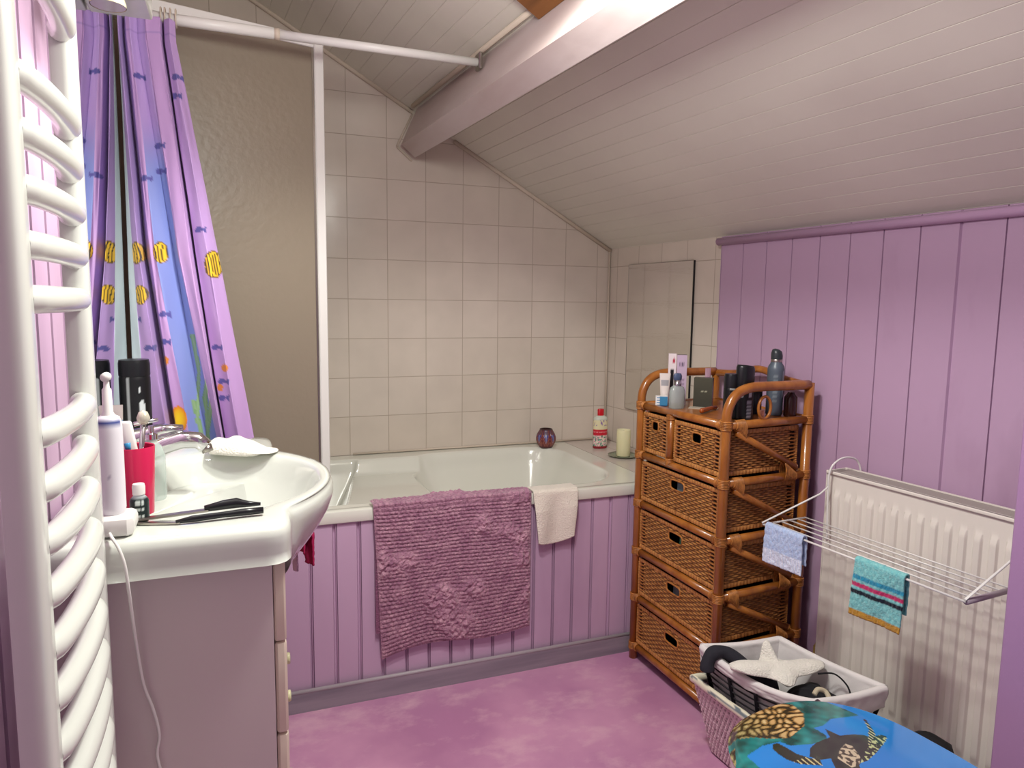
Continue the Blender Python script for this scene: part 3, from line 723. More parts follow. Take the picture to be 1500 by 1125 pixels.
# ================================================================== MAT AND TOWEL ON THE BATH
MX0, MX1 = -1.158, -.668
def matcell(x, s):
    row = s/.0112+.55*nz(x*7, s*4, 6)+.15*nz(x*40, s*30, 2); k = math.floor(row)
    return row, k, x/.0150+(k % 2)*.5+.7*nz(x*10, s*10)+.25*nz(k*3.7, 0, 1)
def matfn(u, v):
    # v 0..1 : inner lip -> over the rim -> down the front
    L1, L2 = .05, .435
    x0, x1 = MX0+.024*v, MX1+.002
    x = x0+(x1-x0)*u
    s = v*(L1+L2)
    if s < L1: y, z, n = YF-.014+.0+(L1-s), ZR+.012, Vector((0, 0, 1))
    else:
        d = s-L1; y, z, n = YF-.014, ZR+.008-d, Vector((0, -1, .0))
        z += -.03*(1-u)**2*ss(.25, .43, d)+.012*sin(u*6.5)*ss(.25, .43, d)-.0
        if d < .015: n = Vector((0, -1, 1)).normalized()
    row, k, col_ = matcell(x, s)
    loop = (abs(sin(row*pi))**.6)*(.55+.45*abs(sin(col_*pi))**.6)
    tuft = nz(x*7+3, s*7)*.7+nz(x*15, s*15, 9)*.4
    tuft = ss(.0, .32, tuft)
    edge = min(1, min(u, 1-u)*40+.1, (1-v)*40+.1)
    h = .0048*loop*(1-tuft)+tuft*(.010+.0075*nz(x*75, s*75)+.004*nz(x*150, s*150, 3))
    h += .002*nz(x*140, s*140, 1)+.006*nz(x*4, s*4, 7)*0
    p = Vector((x, y-.003*sin(x*8), z))+n*(h*edge)
    return (p.x, p.y+.004*edge*0, p.z)
MP, MPd, MPl = lin('BD8CA3'), lin('8C5876'), lin('CFA0B2')
def matc(u, v):
    x = MX0+(MX1-MX0)*u; s = v*.485
    t = nz(x*30, s*30, 4)*.6+nz(x*90, s*90, 2)*.6
    row, k, c_ = matcell(x, s); tf = ss(.0, .32, nz(x*7+3, s*7)*.7+nz(x*15, s*15, 9)*.4)
    gap = (1-min(abs(sin(row*pi))**.5, .25+.75*abs(sin(c_*pi))**.5))*(1-tf)
    return mixc(mixc(mixc(MP, MPl, .5+t), MPd, .3-.5*t), lin('6A3E58'), gap*.8)
q = MB(); q.grid(300, 270, matfn, matc); q.grid(10, 10, lambda u, v: (MX0+.008+.47*u, YF-.0105, ZR+.004-.38*v), lambda u, v: MPd)
tag(q.build('bath_mat', m_mat, smooth=True), 'dusty pink chenille bath mat hung over the front rim of the bath', 'bath mat')
def htf(u, v):
    L1, L2 = .045, .150; s_ = v*(L1+L2+.0126); x = -.656+.154*u
    if s_ < L1: y, z = YF+.001+(L1-s_), ZR+.0075
    elif s_ < L1+.0126: t = (s_-L1)/.0126*pi/2; y, z = YF+.001-.010*sin(t), ZR-.0025+.010*cos(t)
    else:
        d = s_-L1-.0126; x += (.5-u)*.03*d/.15; k = min(1, d/.05)
        y = YF-.009-k*(.006+.005*sin(u*7+1)+.004*nz(u*3, d*12)); z = ZR-.0025-d-.012*u*ss(.1, .15, d)*(1-u)*4+.012*(u-.5)
    return (x, y, z+.0012*nz(u*20, s_*60))
q = MB(); q.grid(50, 60, htf); tag(q.build('hand_towel', m_cream_t, smooth=True, solid=.005), 'small cream towel draped over the bath rim right of the pink mat', 'towel')

# ================================================================== THINGS ON THE BATH RIM
def potc(a, z, r):
    v = z/.078
    if v > .93: return lin('2A1616')
    k = (a*8/(2*pi)) % 1
    if v < .12: return lin('5A1E22')
    if abs(k-.0) < .05 or k > .95: return lin('6E2A2A')
    if v > .72: return lin('7A4A30') if int(k*6) % 2 else lin('3A2A5E')
    if abs(k-.5)*1.1 < (v-.3)*1.0 and v < .72: return lin('3B3F86') if abs(k-.5) > .12 else lin('8C8AA8')
    return lin('9C5A4A') if (int(k*9)+int(v*9)) % 2 else lin('6A3038')
tag(MB().lathe((-.325, -.088, .5775), [(0, .003)]+[(.0265+.015*sin(pi*min(1, i/16*1.05+.0)), .001+.076*i/16) for i in range(17)]+[(.0225, .077), (.024, .01), (0, .008)], 64, colfn=potc).build('tealight_holder', m_attr, smooth=True), 'squat dark patterned tealight pot in the back of the bath rim', 'candle holder')
def shc(a, z, r):
    if z < .012: return lin('8C1C28')
    if z > .118: return lin('C9CDC0')
    if .055 < z < .08: return lin('C81E34') if not (.066 < z < .070 and sin(a*30) > .3) else lin('E8C8C8')
    if z < .055:
        t = nz(a*5, z*120); return lin('4E8A78') if t > .12 else (lin('D98AA8') if t < -.2 else lin('E8DCC8'))
    t = nz(a*4+5, z*60); return lin('8C6AA8') if (t > .18 and z > .095) else lin('E2D8B0')
bottle('shower_gel_bottle', 'clear shower gel bottle with red cap and floral label on the tiled ledge', 'bottle', (-.118, -.172, .578), [(0, 0), (.024, 0), (.026, .003)]+[(.026, .003+.003*i) for i in range(1, 41)]+[(.022, .130), (.011, .136)], m_attr, 72, colfn=shc, sx=1.2, sy_=.8,
       cap=[(.0115, .134), (.0118, .16), (.010, .163), (0, .163)], capm=mat('red_cap', 'C61826', .3))
tag(MB().lathe((-.108, -.345, .5775), [(0, .001), (.045, .001), (.0585, .006), (.060, .0075), (.046, .004), (0, .003)], 48).build('candle_dish', m_plate, smooth=True), 'round greenish glass dish under the pillar candle', 'dish')
cd = thing('pillar_candle', 'cream pillar candle standing in a glass dish on the tiled ledge', 'candle', (-.108, -.345, .5815))
MB().lathe((-.108, -.345, .5815), [(0, 0), (.0262, 0), (.027, .002), (.027, .098), (.0255, .102), (.021, .099), (0, .092)], 36).build('wax', m_wax, cd, smooth=True, auto=.8)
MB().tube([(-.108, -.345, .672), (-.107, -.344, .680)], .001, 6).build('wick', m_black, cd)
# mirror tiles on the right tiled wall
mt = thing('wall_mirror', 'smaller unframed rectangular mirror fixed to the cream tiles beside the bath', 'mirror', RW(-.004, -.36, .74))
MB().box(-.008, -.001, -.558, -.155, .738, 1.33, fr=RW).build('glass', m_mirror2, mt)
MB().box(-.0084, -.001, -.560, -.558, .738, 1.33, fr=RW).build('edge', m_black, mt)
MB().tube([RW(-.007, -.558, 1.33), RW(-.007, -.155, 1.33), RW(-.007, -.155, .738), RW(-.007, -.558, .738)], .002, 6).build('rim', m_steel, mt)
mb = MB()

# ================================================================== RATTAN DRAWER TOWER
T0 = Vector((-.303, -.782, 0)); TW = Vector((.009, -.412, 0)); TDp = Vector((.302, .025, 0))
eu = TW.normalized(); ed = TDp.normalized(); WU, WD = TW.length, TDp.length
def TF(u, d, z): q = T0+eu*u+ed*d; return (q.x, q.y, z)
tow = thing('rattan_drawer_tower', 'tall honey-brown rattan tower of woven drawers standing between bath and radiator', 'drawer tower', TF(WU/2, WD/2, 0))
RP = .0135
LV = [.045, .213, .370, .531, .691, .850]
for u in (0, WU):
    P = [(u, 0, 0), (u, 0, .858)]
    arch = [(u, 0, .875), (u, .006, .90), (u, .022, .925), (u, .048, .942), (u, .085, .950), (u, .14, .951), (u, WD-.004, .949)]
    MB().tube([TF(*p) for p in P]+smoothpath([TF(*p) for p in arch], 4), RP, 14).build('post', m_rattan, tow, smooth=True)
    MB().tube([TF(u, WD, 0), TF(u, WD, .955)], RP, 14).build('post', m_rattan, tow, smooth=True)
for z in LV:
    MB().tube([TF(.008, 0, z), TF(WU-.008, 0, z)], .0115, 12).build('rail', m_rattan, tow, smooth=True)
    MB().tube([TF(.008, WD, z), TF(WU-.008, WD, z)], .0115, 12).build('rail', m_rattan, tow, smooth=True)
    for u in (0, WU): MB().tube([TF(u, .008, z), TF(u, WD-.008, z)], .0115, 12).build('rail', m_rattan, tow, smooth=True)
MB().tube(smoothpath([TF(.0, WD, .945), TF(.10, WD, .952), TF(WU/2, WD, .975), TF(WU-.1, WD, .955), TF(WU, WD, .945)]), .0115, 12).build('gallery_rail', m_rattan, tow, smooth=True)
MB().tube([TF(.165, 0, .70), TF(.165, 0, .845)], .0125, 12).build('divider', m_rattan, tow, smooth=True)
MB().box(.004, WU-.004, .004, WD-.004, .846, .857, fr=TF).build('top_shelf', m_rattan, tow)
for i in range(1, 6):
    za, zb_ = LV[i], LV[i-1]
    MB().tube([TF(WU+.002, .035, za-.020), TF(WU+.002, WD-.04, zb_+.025)], .0095, 10).build('brace', m_rattan, tow, smooth=True)
    MB().tube([TF(-.002, .035, za-.020), TF(-.002, WD-.04, zb_+.025)], .0095, 10).build('brace', m_rattan, tow, smooth=True)
def binding(c, axis, r, n=5, pitch=.0042):
    q = MB(); ax = Vector(axis).normalized(); h = Vector((0, 0, 1)) if abs(ax.z) < .9 else Vector((1, 0, 0)); a = ax.cross(h).normalized(); b_ = ax.cross(a)
    for k in range(n):
        cc = Vector(c)+ax*((k-(n-1)/2)*pitch)
        q.tube([cc+a*(cos(t*pi/8)*r)+b_*(sin(t*pi/8)*r) for t in range(16)], .0022, 6, closed=True)
    return q
for z in LV:
    for u in (0, WU):
        for d in (0, WD): binding(TF(u, d, z), (0, 0, 1), RP+.001, 6).build('binding', m_bind, tow, smooth=True)
    binding(TF(WU-.022, 0, z), eu, .0125, 3).build('binding', m_bind, tow, smooth=True)
    binding(TF(.022, 0, z), eu, .0125, 3).build('binding', m_bind, tow, smooth=True)
def gusset(u, d0, d1, z0, z1, sgn):
    """triangular cane wrapping that ties a brace to a rail"""
    q = MB()
    for k in range(9):
        t = k/8; d = d0+(d1-d0)*t; zt, zb_ = z0, z1+(z0-z1)*0
        zlo = z0-(.012+.030*(t if sgn > 0 else 1-t)) if sgn > 0 else z0-.012
        zhi = z0+.012 if sgn > 0 else z0+(.012+.032*(1-t))
        zm, h = (zhi+zlo)/2, (zhi-zlo)/2
        q.tube([TF(u+.0135*cos(a*pi/8)*1.0, d, zm+h*1.03*sin(a*pi/8)) for a in range(16)], .0024, 6, closed=True)
    return q
for z in LV[1:]: gusset(WU, .030, .062, z, 0, 1).build('gusset', m_bind, tow, smooth=True)
for z in LV[:-1]: gusset(WU, WD-.085, WD-.045, z, 0, -1).build('gusset', m_bind, tow, smooth=True)
binding(TF(.165, 0, .70), (0, 0, 1), .0135, 5).build('binding', m_bind, tow, smooth=True)
binding(TF(.165, 0, .835), (0, 0, 1), .0135, 3).build('binding', m_bind, tow, smooth=True)
MB().tube([TF(WU, .135+.0225*cos(t*pi/12), .892+.031*sin(t*pi/12)) for t in range(24)], .0042, 8, closed=True).build('ring_ornament', m_rattan, tow, smooth=True)
C1, C2, C3, CDK = lin('CB8F50'), lin('B0723A'), lin('955A2A'), lin('331808')
def weave_h(s, t, W_, H_, hole=None):
    """height and colour of woven cane at s (across) and t (up)"""
    bt = .013
    if t < bt or t > H_-bt:                                     # wrapped top and bottom borders
        k = s/.0125; g = abs(sin(k*pi)); tt = (t if t < bt else H_-t)/bt
        h = .0045*g**.35*sin(pi*min(1, .25+tt*.6)); c = mixc(C3, C1, .35+.6*g*(.7+.5*nz(s*70, t*9)))
        return h, c
    if s < .006 or s > W_-.006:
        k = t/.0055; g = abs(sin(k*pi)); return .0035*g**.5, mixc(C3, C1, .4+.5*g)
    slot = (.008 < s < .030) or (W_-.030 < s < W_-.008)
    if slot:                                                    # open ladder at each side
        k = (t-bt)/.0105+.4*nz(s*30, t*14); g = abs(sin(k*pi)); ss_ = abs((s if s < .05 else W_-s)-.019)/.0115
        if g < .80 and ss_ < .8: return -.007, lin('170C06')
        return .0005+.001*g, mixc(C3, C2, g*.8)
    k = t/.0066; row = int(k); st = s/.0165+.18*nz(s*20, t*20); g = abs(sin(k*pi))**.6
    ov = cos(st*pi*2/2+(row % 2)*pi)
    h = .0030*g*(.55+.45*ov)-.0020*(1-g)
    dark = (1-g)*.62+(.5-.5*ov)*.52
    c = mixc(mixc(C1, C2, .5+.9*nz(s*35, t*60)), CDK, dark)
    if ov < -.55 and g < .78: h -= .004; c = mixc(c, CDK, .75)
    return h, c
def woven_panel(fr, W_, H_, hole=None, res=.0016):
    nu, nv = int(W_/res), int(H_/.0013); q = MB(); cache = {}
    def fn(u, v):
        h, c = weave_h(u*W_, v*H_, W_, H_); cache[(u, v)] = c; return fr(u*W_, h, v*H_)
    def cf(u, v): return cache[(u, v)]
    sk = None
    if hole:
        hs, ht, hw, hh = hole
        sk = lambda u, v: abs(u*W_-hs)/hw < 1 and abs(v*H_-ht)/hh < 1-.35*max(0, abs(u*W_-hs)/hw-.5)*(1 if v*H_ < ht else 0)
    return q.grid(nu, nv, fn, cf, sk)
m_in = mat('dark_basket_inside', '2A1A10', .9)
def drawer(u0, u1, z0, z1, nh, seedn):
    W_, H_ = u1-u0, z1-z0; dz = DEPTH
    hole = (W_/2, H_*.70, nh, .0145)
    d = woven_panel(lambda s, h, t: TF(u0+s, .002-h-.0, z0+t), W_, H_, hole).build('drawer', m_weave, tow, smooth=True)
    # cane rim round the grip hole, box behind
    hs, ht, hw, hh = hole; P = []
    for k in range(20):
        a = 2*pi*k/20; ex = lambda c_: (abs(c_)**.5)*(1 if c_ > 0 else -1)
        P.append(TF(u0+hs+ex(cos(a))*hw*1.02, .001, z0+ht+ex(sin(a))*hh*1.04))
    MB().tube(P, .003, 6, closed=True).build('grip_rim', m_bind, d, smooth=True)
    woven_panel(lambda s, h, t: TF(u1+h*.9-.002, .008+s, z0+t), dz, H_, None, .002).build('side', m_weave, d, smooth=True) if u1 > .3 else None
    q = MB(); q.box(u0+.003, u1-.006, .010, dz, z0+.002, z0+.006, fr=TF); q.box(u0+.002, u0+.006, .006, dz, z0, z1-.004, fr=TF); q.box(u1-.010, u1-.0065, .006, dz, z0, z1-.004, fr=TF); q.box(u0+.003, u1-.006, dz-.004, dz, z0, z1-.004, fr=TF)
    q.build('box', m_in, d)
    return d
DEPTH = WD-.026
drawer(.016, .148, .706, .832, .017, 0); drawer(.182, WU-.016, .706, .832, .022, 1)
for i in range(1, 5): drawer(.016, WU-.016, LV[i-1]+.015, LV[i]-.018, .034, i+1)
# small glimpses through the grip holes
def inside(name, m, u, z, label, cat, w=.03, h=.02, d0=.02): 
    o = MB().box(u-w/2, u+w/2, d0, d0+.05, z, z+h, fr=TF, bev=.006).build(name, m, smooth=True, auto=.6); tag(o, label, cat)
inside('steel_tin', mat('blue_grey_tin', '5E6C74', .3, metal=.6), .295, .7125, 'round blue-grey tin glimpsed through the grip of the upper right drawer', 'tin', .044, .095)
inside('grey_cloth', mat('grey_cloth', '7A8890', .8), .20, .5525, 'grey-blue cloth glimpsed through the grip of the second-row drawer', 'cloth', .05, .092)
inside('green_bottle', mat('green_glass_like', '5C9478', .2), .215, .3925, 'green rounded bottle glimpsed through the grip of the middle drawer', 'bottle', .035, .10)
inside('white_tag_cloth', mat('grey_fabric', '77777E', .8), .20, .2345, 'grey cloth with a pale corner showing in the fourth-row drawer', 'cloth', .05, .10)
inside('dark_case', mat('slate_case', '3C4A50', .4), .085, .7125, 'slate-coloured case glimpsed through the grip of the small upper left drawer', 'case', .03, .095)
exec_tower_items = True
ZT = .858
def bx(name, label, cat, c, w, d, h, rot, colfn, lab=None, group=None, bev=.001, m=None, z=ZT, ctop=None):
    """upright carton with printed front; c = (x, y), rot about z"""
    q = MB(); cr_, sr_ = cos(rot), sin(rot)
    def T(x, y, zz): return (c[0]+x*cr_-y*sr_, c[1]+x*sr_+y*cr_, z+zz)
    nx, nz_ = 16, 24
    q.grid(nx, nz_, lambda u, v: T((u-.5)*w, -d/2, v*h), lambda u, v: colfn('f', u, v))
    q.grid(nx, nz_, lambda u, v: T(w/2, (u-.5)*d, v*h), lambda u, v: colfn('r', u, v))
    q.grid(nx, nz_, lambda u, v: T(-w/2, (.5-u)*d, v*h), lambda u, v: colfn('l', u, v))
    q.grid(nx, nz_, lambda u, v: T((.5-u)*w, d/2, v*h), lambda u, v: colfn('b', u, v))
    q.grid(2, 2, lambda u, v: T((u-.5)*w, (v-.5)*d, h), lambda u, v: colfn('t', u, v))
    q.grid(2, 2, lambda u, v: T((u-.5)*w, (.5-v)*d, 0), lambda u, v: colfn('t', u, v))
    return tag(q.build(name, m or m_attr), label, cat, group)
CAMDIR = -.55
def colA(f, u, v):
    if f == 'f': return lin('E6E6E6') if u < .35 and not (u > .1 and int(v*12) % 3 == 1) else lin('3E83AE') if v > .12 else lin('1C4E78')
    return lin('3E83AE') if f == 'r' else lin('E4E4E4')
bx('blue_carton', 'small blue and white carton at the front left corner of the rattan tower top', 'box', (-.281, -.862), .036, .026, .030, CAMDIR, colA)
def colB(f, u, v):
    if f == 'f':
        if (u-.68)**2*.12+(v-.86)**2 < .0035: return lin('B03A4C')
        if .3 < u < .72 and .25 < v < .68: return lin('1C1A1E')
        return lin('E2D6D8')
    return lin('DCCED0')
bx('tall_carton', 'tall white carton with a red dot and a black shape on the rattan tower', 'box', (-.215, -.815), .024, .024, .158, CAMDIR, colB)
def colC(f, u, v):
    if f == 't': return lin('4A2A4E')
    if f == 'f':
        if .75 < v < .87 and .2 < u < .8: return lin('5A4A60') if int(u*14) % 2 else lin('BFA9C2')
        if .3 < v < .6 and .2 < u < .8 and int(v*30) % 3 == 0: return lin('8E7A94')
        return lin('BFA9C0')
    return lin('AE97B0')
bx('lilac_carton', 'tall lilac carton printed with small letters, right of the white carton', 'box', (-.203, -.850), .030, .024, .156, CAMDIR, colC)
tu = thing('cream_tube', 'white cream tube with a grey label standing cap-down on the rattan tower', 'tube', (-.255, -.838, ZT))
def tubec(u, v): return lin('9C9A9E') if (.50 < v < .74 and .2 < (u*2 % 1) < .8) else lin('DCD2CC')
def tubef(u, v):
    a = 2*pi*u; w = .0125+.0045*v; d = .011*(1-v)+.0008; x, y = cos(a+pi)*w, sin(a+pi)*d; cr_, sr_ = cos(CAMDIR), sin(CAMDIR)
    return (-.255+x*cr_-y*sr_, -.838+x*sr_+y*cr_, ZT+.018+.080*v)
q = MB(); q.grid(40, 40, tubef, tubec); q.build('body', m_attr, tu, smooth=True)
MB().lathe((-.255, -.838, ZT), [(0, 0), (.011, 0), (.012, .002), (.012, .018), (0, .019)], 24).build('cap', m_white_mt, tu, smooth=True)
pf = bottle('perfume_bottle', 'clear frosted perfume bottle with a blue cap at the front of the rattan tower', 'perfume bottle', (-.268, -.925, ZT), [(0, 0), (.024, 0), (.0265, .003), (.0265, .052), (.022, .064), (.010, .072), (.009, .076)], m_frost, 28, sy_=.6,
       cap=[(.0115, .086), (.0135, .088), (.0145, .098), (.011, .106), (0, .108)], capm=mat('slate_blue_cap', '4A5878', .35))
MB().lathe((-.268, -.925, ZT), [(.0115, .070), (.0118, .086), (0, .0865)], 24).build('collar', m_silver, pf, smooth=True)
def colD(f, u, v):
    if f == 'f':
        if .52 < v < .58 and .28 < u < .72 and int(u*22) % 2: return lin('A8A890')
        if (v-.28)**2+(u-.5)**2*.3 < .006 and int(v*40) % 3 == 0: return lin('6C6A58')
        return mixc(lin('34342C'), lin('4A4A3C'), v)
    if f == 'r': return lin('8A5A5E') if (u > .5 and v < .4) else lin('2A1416')
    return lin('3A3A32')
bx('dark_perfume_carton', 'dark olive perfume carton in the middle of the rattan tower top', 'box', (-.165, -.915), .056, .036, .090, -.75, colD)
bx('pale_carton', 'thin pale card lying flat under the dark olive carton', 'card', (-.185, -.945), .085, .045, .0015, -.75, lambda f, u, v: lin('B9AE9C'), z=ZT-.0008)
q = MB(); q.grid(24, 14, lambda u, v: (-.125+cos(2*pi*u)*(.009+.002*v), -.880+sin(2*pi*u)*(.009*(1-v)+.001), ZT+.045+.070*v), lambda u, v: lin('B58EA0') if int(u*24) % 2 else lin('C6A4B4'))
q.lathe((-.125, -.880, ZT), [(0, 0), (.0095, 0), (.0095, .046), (0, .046)], 20, colfn=lambda a, z, r: lin('C9B8BE'))
tag(q.build('pink_tube', m_attr, smooth=True), 'small pink ribbed tube standing behind the dark olive carton', 'tube')
bx('navy_carton', 'dark navy carton beside the black can on the rattan tower', 'box', (-.120, -.985), .034, .028, .092, -.42, lambda f, u, v: lin('12182C') if f != 't' else lin('8A8E98'))
def clab(a, z, r):
    if .055 < z < .062 and 3.9 < a < 4.6 and int(a*30) % 2: return lin('9A9A98')
    if .028 < z < .034 and 3.6 < a < 3.75: return lin('9C9C9A')
    return lin('101214')
bottle('body_spray_can', 'shorter black spray can at the near end of the rattan tower', 'can', (-.232, -1.130, ZT), [(0, 0), (.019, 0), (.0205, .002)]+[(.0205, .002+.003*i) for i in range(1, 19)]+[(.019, .058), (0, .058)], m_attr, 48, colfn=clab,
       cap=[(.0205, .0575), (.0205, .078), (.0185, .083), (0, .084)], capm=m_black, zs=1.5)
def dlab(a, z, r):
    if .040 < z < .050 or .052 < z < .055: return lin('B8BAC0') if 3.2 < a < 4.1 or 4.7 < a < 5.1 else lin('0E1012')
    if z < .034 and 4.5 < a < 5.1: return lin('8E929A') if int(z*300) % 2 else lin('3A3E46')
    return lin('0E1012')
dd = bottle('black_deodorant', 'tall black deodorant with silver bands, in front of the handle arch of the rattan tower', 'deodorant', (-.203, -1.150, ZT), [(0, 0), (.026, 0), (.0275, .003)]+[(.0275, .003+.003*i) for i in range(1, 19)]+[(.026, .0605)], m_attr, 64, colfn=dlab, sy_=.75, zs=1.55)
q = MB(); q.lathe((-.203, -1.150, ZT), [(.0265, .094), (.0275, .100), (.027, .142), (.024, .149), (0, .150)], 32, sy_=.75); q.v = [(x, y, z-(.10*(x+.203) if z > ZT+.13 else 0)) for x, y, z in q.v]; q.build('cap', m_black, dd, smooth=True)
def glab(a, z, r):
    if 4.9 < a < 5.2 and .04 < z < .10: return lin('8A93A0')
    if 3.7 < a < 4.2 and .03 < z < .095 and int(z*260) % 3: return lin('7C858C')
    return mixc(lin('3F4A56'), lin('59626E'), .5+.5*sin(a*2))
gb = bottle('grey_spray_bottle', 'slate grey spray bottle with sloping top, tallest item on the rattan tower', 'spray bottle', (-.064, -1.112, ZT), [(0, 0), (.021, 0), (.0235, .003)]+[(.0235, .003+.005*i) for i in range(1, 21)]+[(.0215, .110), (.0165, .116), (.0155, .120)], m_attr, 48, colfn=glab, zs=1.28)
MB().lathe((-.064, -1.112, ZT), [(.0158, .153), (.0162, .160), (.0155, .161)], 28).build('collar', m_steel, gb, smooth=True)
q = MB(); q.lathe((-.064, -1.112, ZT), [(.0160, .1605), (.0162, .174), (.0135, .185), (.007, .189), (0, .189)], 28); q.v = [(x, y, z-(.28*(x+.064)*1 if z > ZT+.172 else 0)) for x, y, z in q.v]; q.build('cap', mat('charcoal_cap', '2E3438', .35), gb, smooth=True)
bottle('brown_bottle', 'dark brown bottle beside the grey spray bottle', 'bottle', (-.040, -1.150, ZT), [(0, 0), (.017, 0), (.018, .003), (.018, .055), (.010, .066), (.009, .070), (0, .070)], mat('brown_glass', '2E1410', .15), 28)
bottle('blue_pot', 'dark blue pot standing behind the rattan ring ornament', 'pot', (-.105, -1.075, ZT), [(0, 0), (.020, 0), (.021, .003), (.021, .048), (0, .049)], mat('dark_blue_glass', '16202E', .2), 28,
       cap=[(.0222, .046), (.0222, .066), (.021, .068), (0, .068)], capm=m_black)
bottle('coral_lipstick', 'small upright tube with a coral cap seen through the rattan ring ornament', 'lipstick', (-.150, -1.160, ZT), [(0, 0), (.0075, 0), (.0075, .006), (0, .006)], mat('peach_tube', 'C98E78', .4), 20,
       cap=[(.0078, .006), (.0078, .020), (.006, .023), (0, .024)], capm=mat('coral_cap', 'E09A7E', .35))
tag(MB().tube([(-.262, -1.040, ZT+.0075), (-.258, -1.036, ZT+.0085), (-.20, -1.000, ZT+.008), (-.17, -.985, ZT+.007)], [.0058, .0075, .0062, .006], 12).build('wooden_brush_handle', mat('amber_wood', '9C4A16', .25, coat=.4), smooth=True), 'amber-brown wooden brush handle lying flat on the rattan tower', 'brush')

# ================================================================== RADIATOR
rd = thing('radiator', 'white ribbed panel radiator on the lilac boarded wall', 'radiator', RW(-.10, -1.65, .13))
A0, A1, B0, B1, Z0, Z1 = -.14, -.062, -1.292, -2.05, .135, .732
def radf(u, v):
    b_ = B0+(B1-B0)*u; z = Z0+(Z1-Z0)*v; h = 0
    t = ((b_-B0+.018)/-.0333+.0) % 1
    inz = ss(Z0+.030, Z0+.045, z)*(1-ss(Z1-.058, Z1-.046, z))
    if (B0-b_) > .016: h = (ss(.20, .34, t)*(1-ss(.70, .84, t)))*inz
    return RW(A0+.006-.006*h, b_, z)
q = MB(); q.grid(640, 60, radf); q.build('front_panel', m_rad, rd, smooth=True, auto=.5)
def radrim(z, sg): return MB().box(A0-.001, A0+.010, B1, B0, z-.004, z+.004, fr=RW, bev=.002)
radrim(Z1, 1).build('seam', m_rad, rd); radrim(Z0, 1).build('seam', m_rad, rd)
MB().box(A0+.003, A1, B0-.002, B0+.0015, Z0, Z1+.003, fr=RW, bev=.001).build('side_cover', m_rad, rd)
MB().box(A1, A1+.008, B1, B0, Z0, Z1, fr=RW).build('back_panel', m_rad, rd)
q = MB().box(A0+.004, A0+.012, B1, B0, Z1-.004, Z1+.004, fr=RW); q.box(A1-.006, A1, B1, B0, Z1-.004, Z1+.004, fr=RW); q.build('top_frame', m_rad, rd)
q = MB()
for k in range(9): a_ = A0+.0155+k*.0064; q.box(a_, a_+.0034, B1, B0-.012, Z1-.002, Z1+.002, fr=RW)
for k in range(20): q.box(A0+.012, A1-.006, B0-.03-k*.04, B0-.033-k*.04, Z1-.004, Z1-.001, fr=RW)
q.build('top_grille', mat('grille_taupe', 'A39A94', .45), rd)
MB().box(A0+.012, A1-.006, B1, B0-.01, Z1-.06, Z1-.022, fr=RW).build('convector', m_rad_dk, rd)
MB().tube([RW(-.085, -1.27, .0), RW(-.085, -1.27, .165)], .0065, 10).build('pipe', mat('aged_pipe', 'C9B98A', .4), rd, smooth=True)
vb = MB(); vb.lathe(RW(-.085, -1.262, .165), [(0, 0), (.013, 0), (.0145, .008), (.0145, .05), (.012, .056), (0, .057)], 20); vb.build('valve', mat('yellowed_valve', 'B9A45E', .45), rd, smooth=True)
q = MB()
for k in range(8):
    a = 2*pi*k/8; q.box(-.002, .002, .0135, .0165, .012, .048, fr=lambda x, y, z, a=a: (RW(-.085, -1.262, 0)[0]+x*cos(a)-y*sin(a), RW(-.085, -1.262, 0)[1]+x*sin(a)+y*cos(a), .165+z))
q.build('valve_ribs', mat('yellowed_valve_rib', 'C2AE68', .45), rd)
for b_ in (-1.45, -1.8): MB().box(A1+.008, -.0205, b_-.015, b_+.015, .25, .62, fr=RW).build('wall_bracket', m_rad_dk, rd)
# airer hooked over the radiator
ai = thing('radiator_airer', 'white wire airer hooked over the top of the panel radiator', 'airer', RW(-.24, -1.5, .59))
ZA = .60; AF, AB = -.325, -.175; BL, BR = -1.262, -1.792
MB().tube([RW(AF, BL, ZA), RW(AF, BR, ZA)], .0026, 8).build('rod', m_white_mt, ai, smooth=True)
for k in range(1, 6): a_ = AF+(AB-AF)*k/5; MB().tube([RW(a_, BL, ZA+.001), RW(a_, BR, ZA+.001)], .0019, 8).build('rod', m_white_mt, ai, smooth=True)
for b_ in (BL, BR): MB().tube([RW(AF, b_, ZA), RW(AB-.0, b_, ZA)], .0026 if b_ == BL else .006, 8).build('side_bar', m_white_mt if b_ == BL else mat('mauve_grey_bar', 'A597A2', .4), ai, smooth=True)
for b_, off in ((BL, -.05), (BR, -.004)):
    P = [RW(AF, b_, ZA), RW(AF-.004, b_-.0, ZA+.005), RW(-.17, b_+off*.8, .675), RW(-.153, b_+off, .695)]
    MB().tube(P, .0024, 8).build('arm', m_white_mt, ai, smooth=True)
    H = [RW(-.153, b_+off-.008, .55), RW(-.152, b_+off, .69), RW(-.150, b_+off-.002, .742), RW(-.128, b_+off-.006, .766), RW(-.095, b_+off-.008, .772), RW(-.062, b_+off-.010, .762), RW(-.047, b_+off-.012, .735), RW(-.046, b_+off-.013, .70)]
    MB().tube(smoothpath(H), .0026, 8).build('hook', m_white_mt, ai, smooth=True)
def cblue(u, v):
    L_ = v*(.093+.05+.025); return mixc(lin('C6D4EE'), lin('E2E6F4'), .5+.5*sin(u*150)) if L_ < .036 else mixc(lin('A9BFE4'), lin('BCCBE8'), .5+nz(u*20, v*30))
hang('blue_face_cloth', m_blue_t, AF, -1.278, -1.398, ZA+.010, .093, .07, 'pale blue face cloth with a ribbed hem on the left end of the airer', 'cloth', .003, .6, axis='rw', colfn=cblue, nu=120)
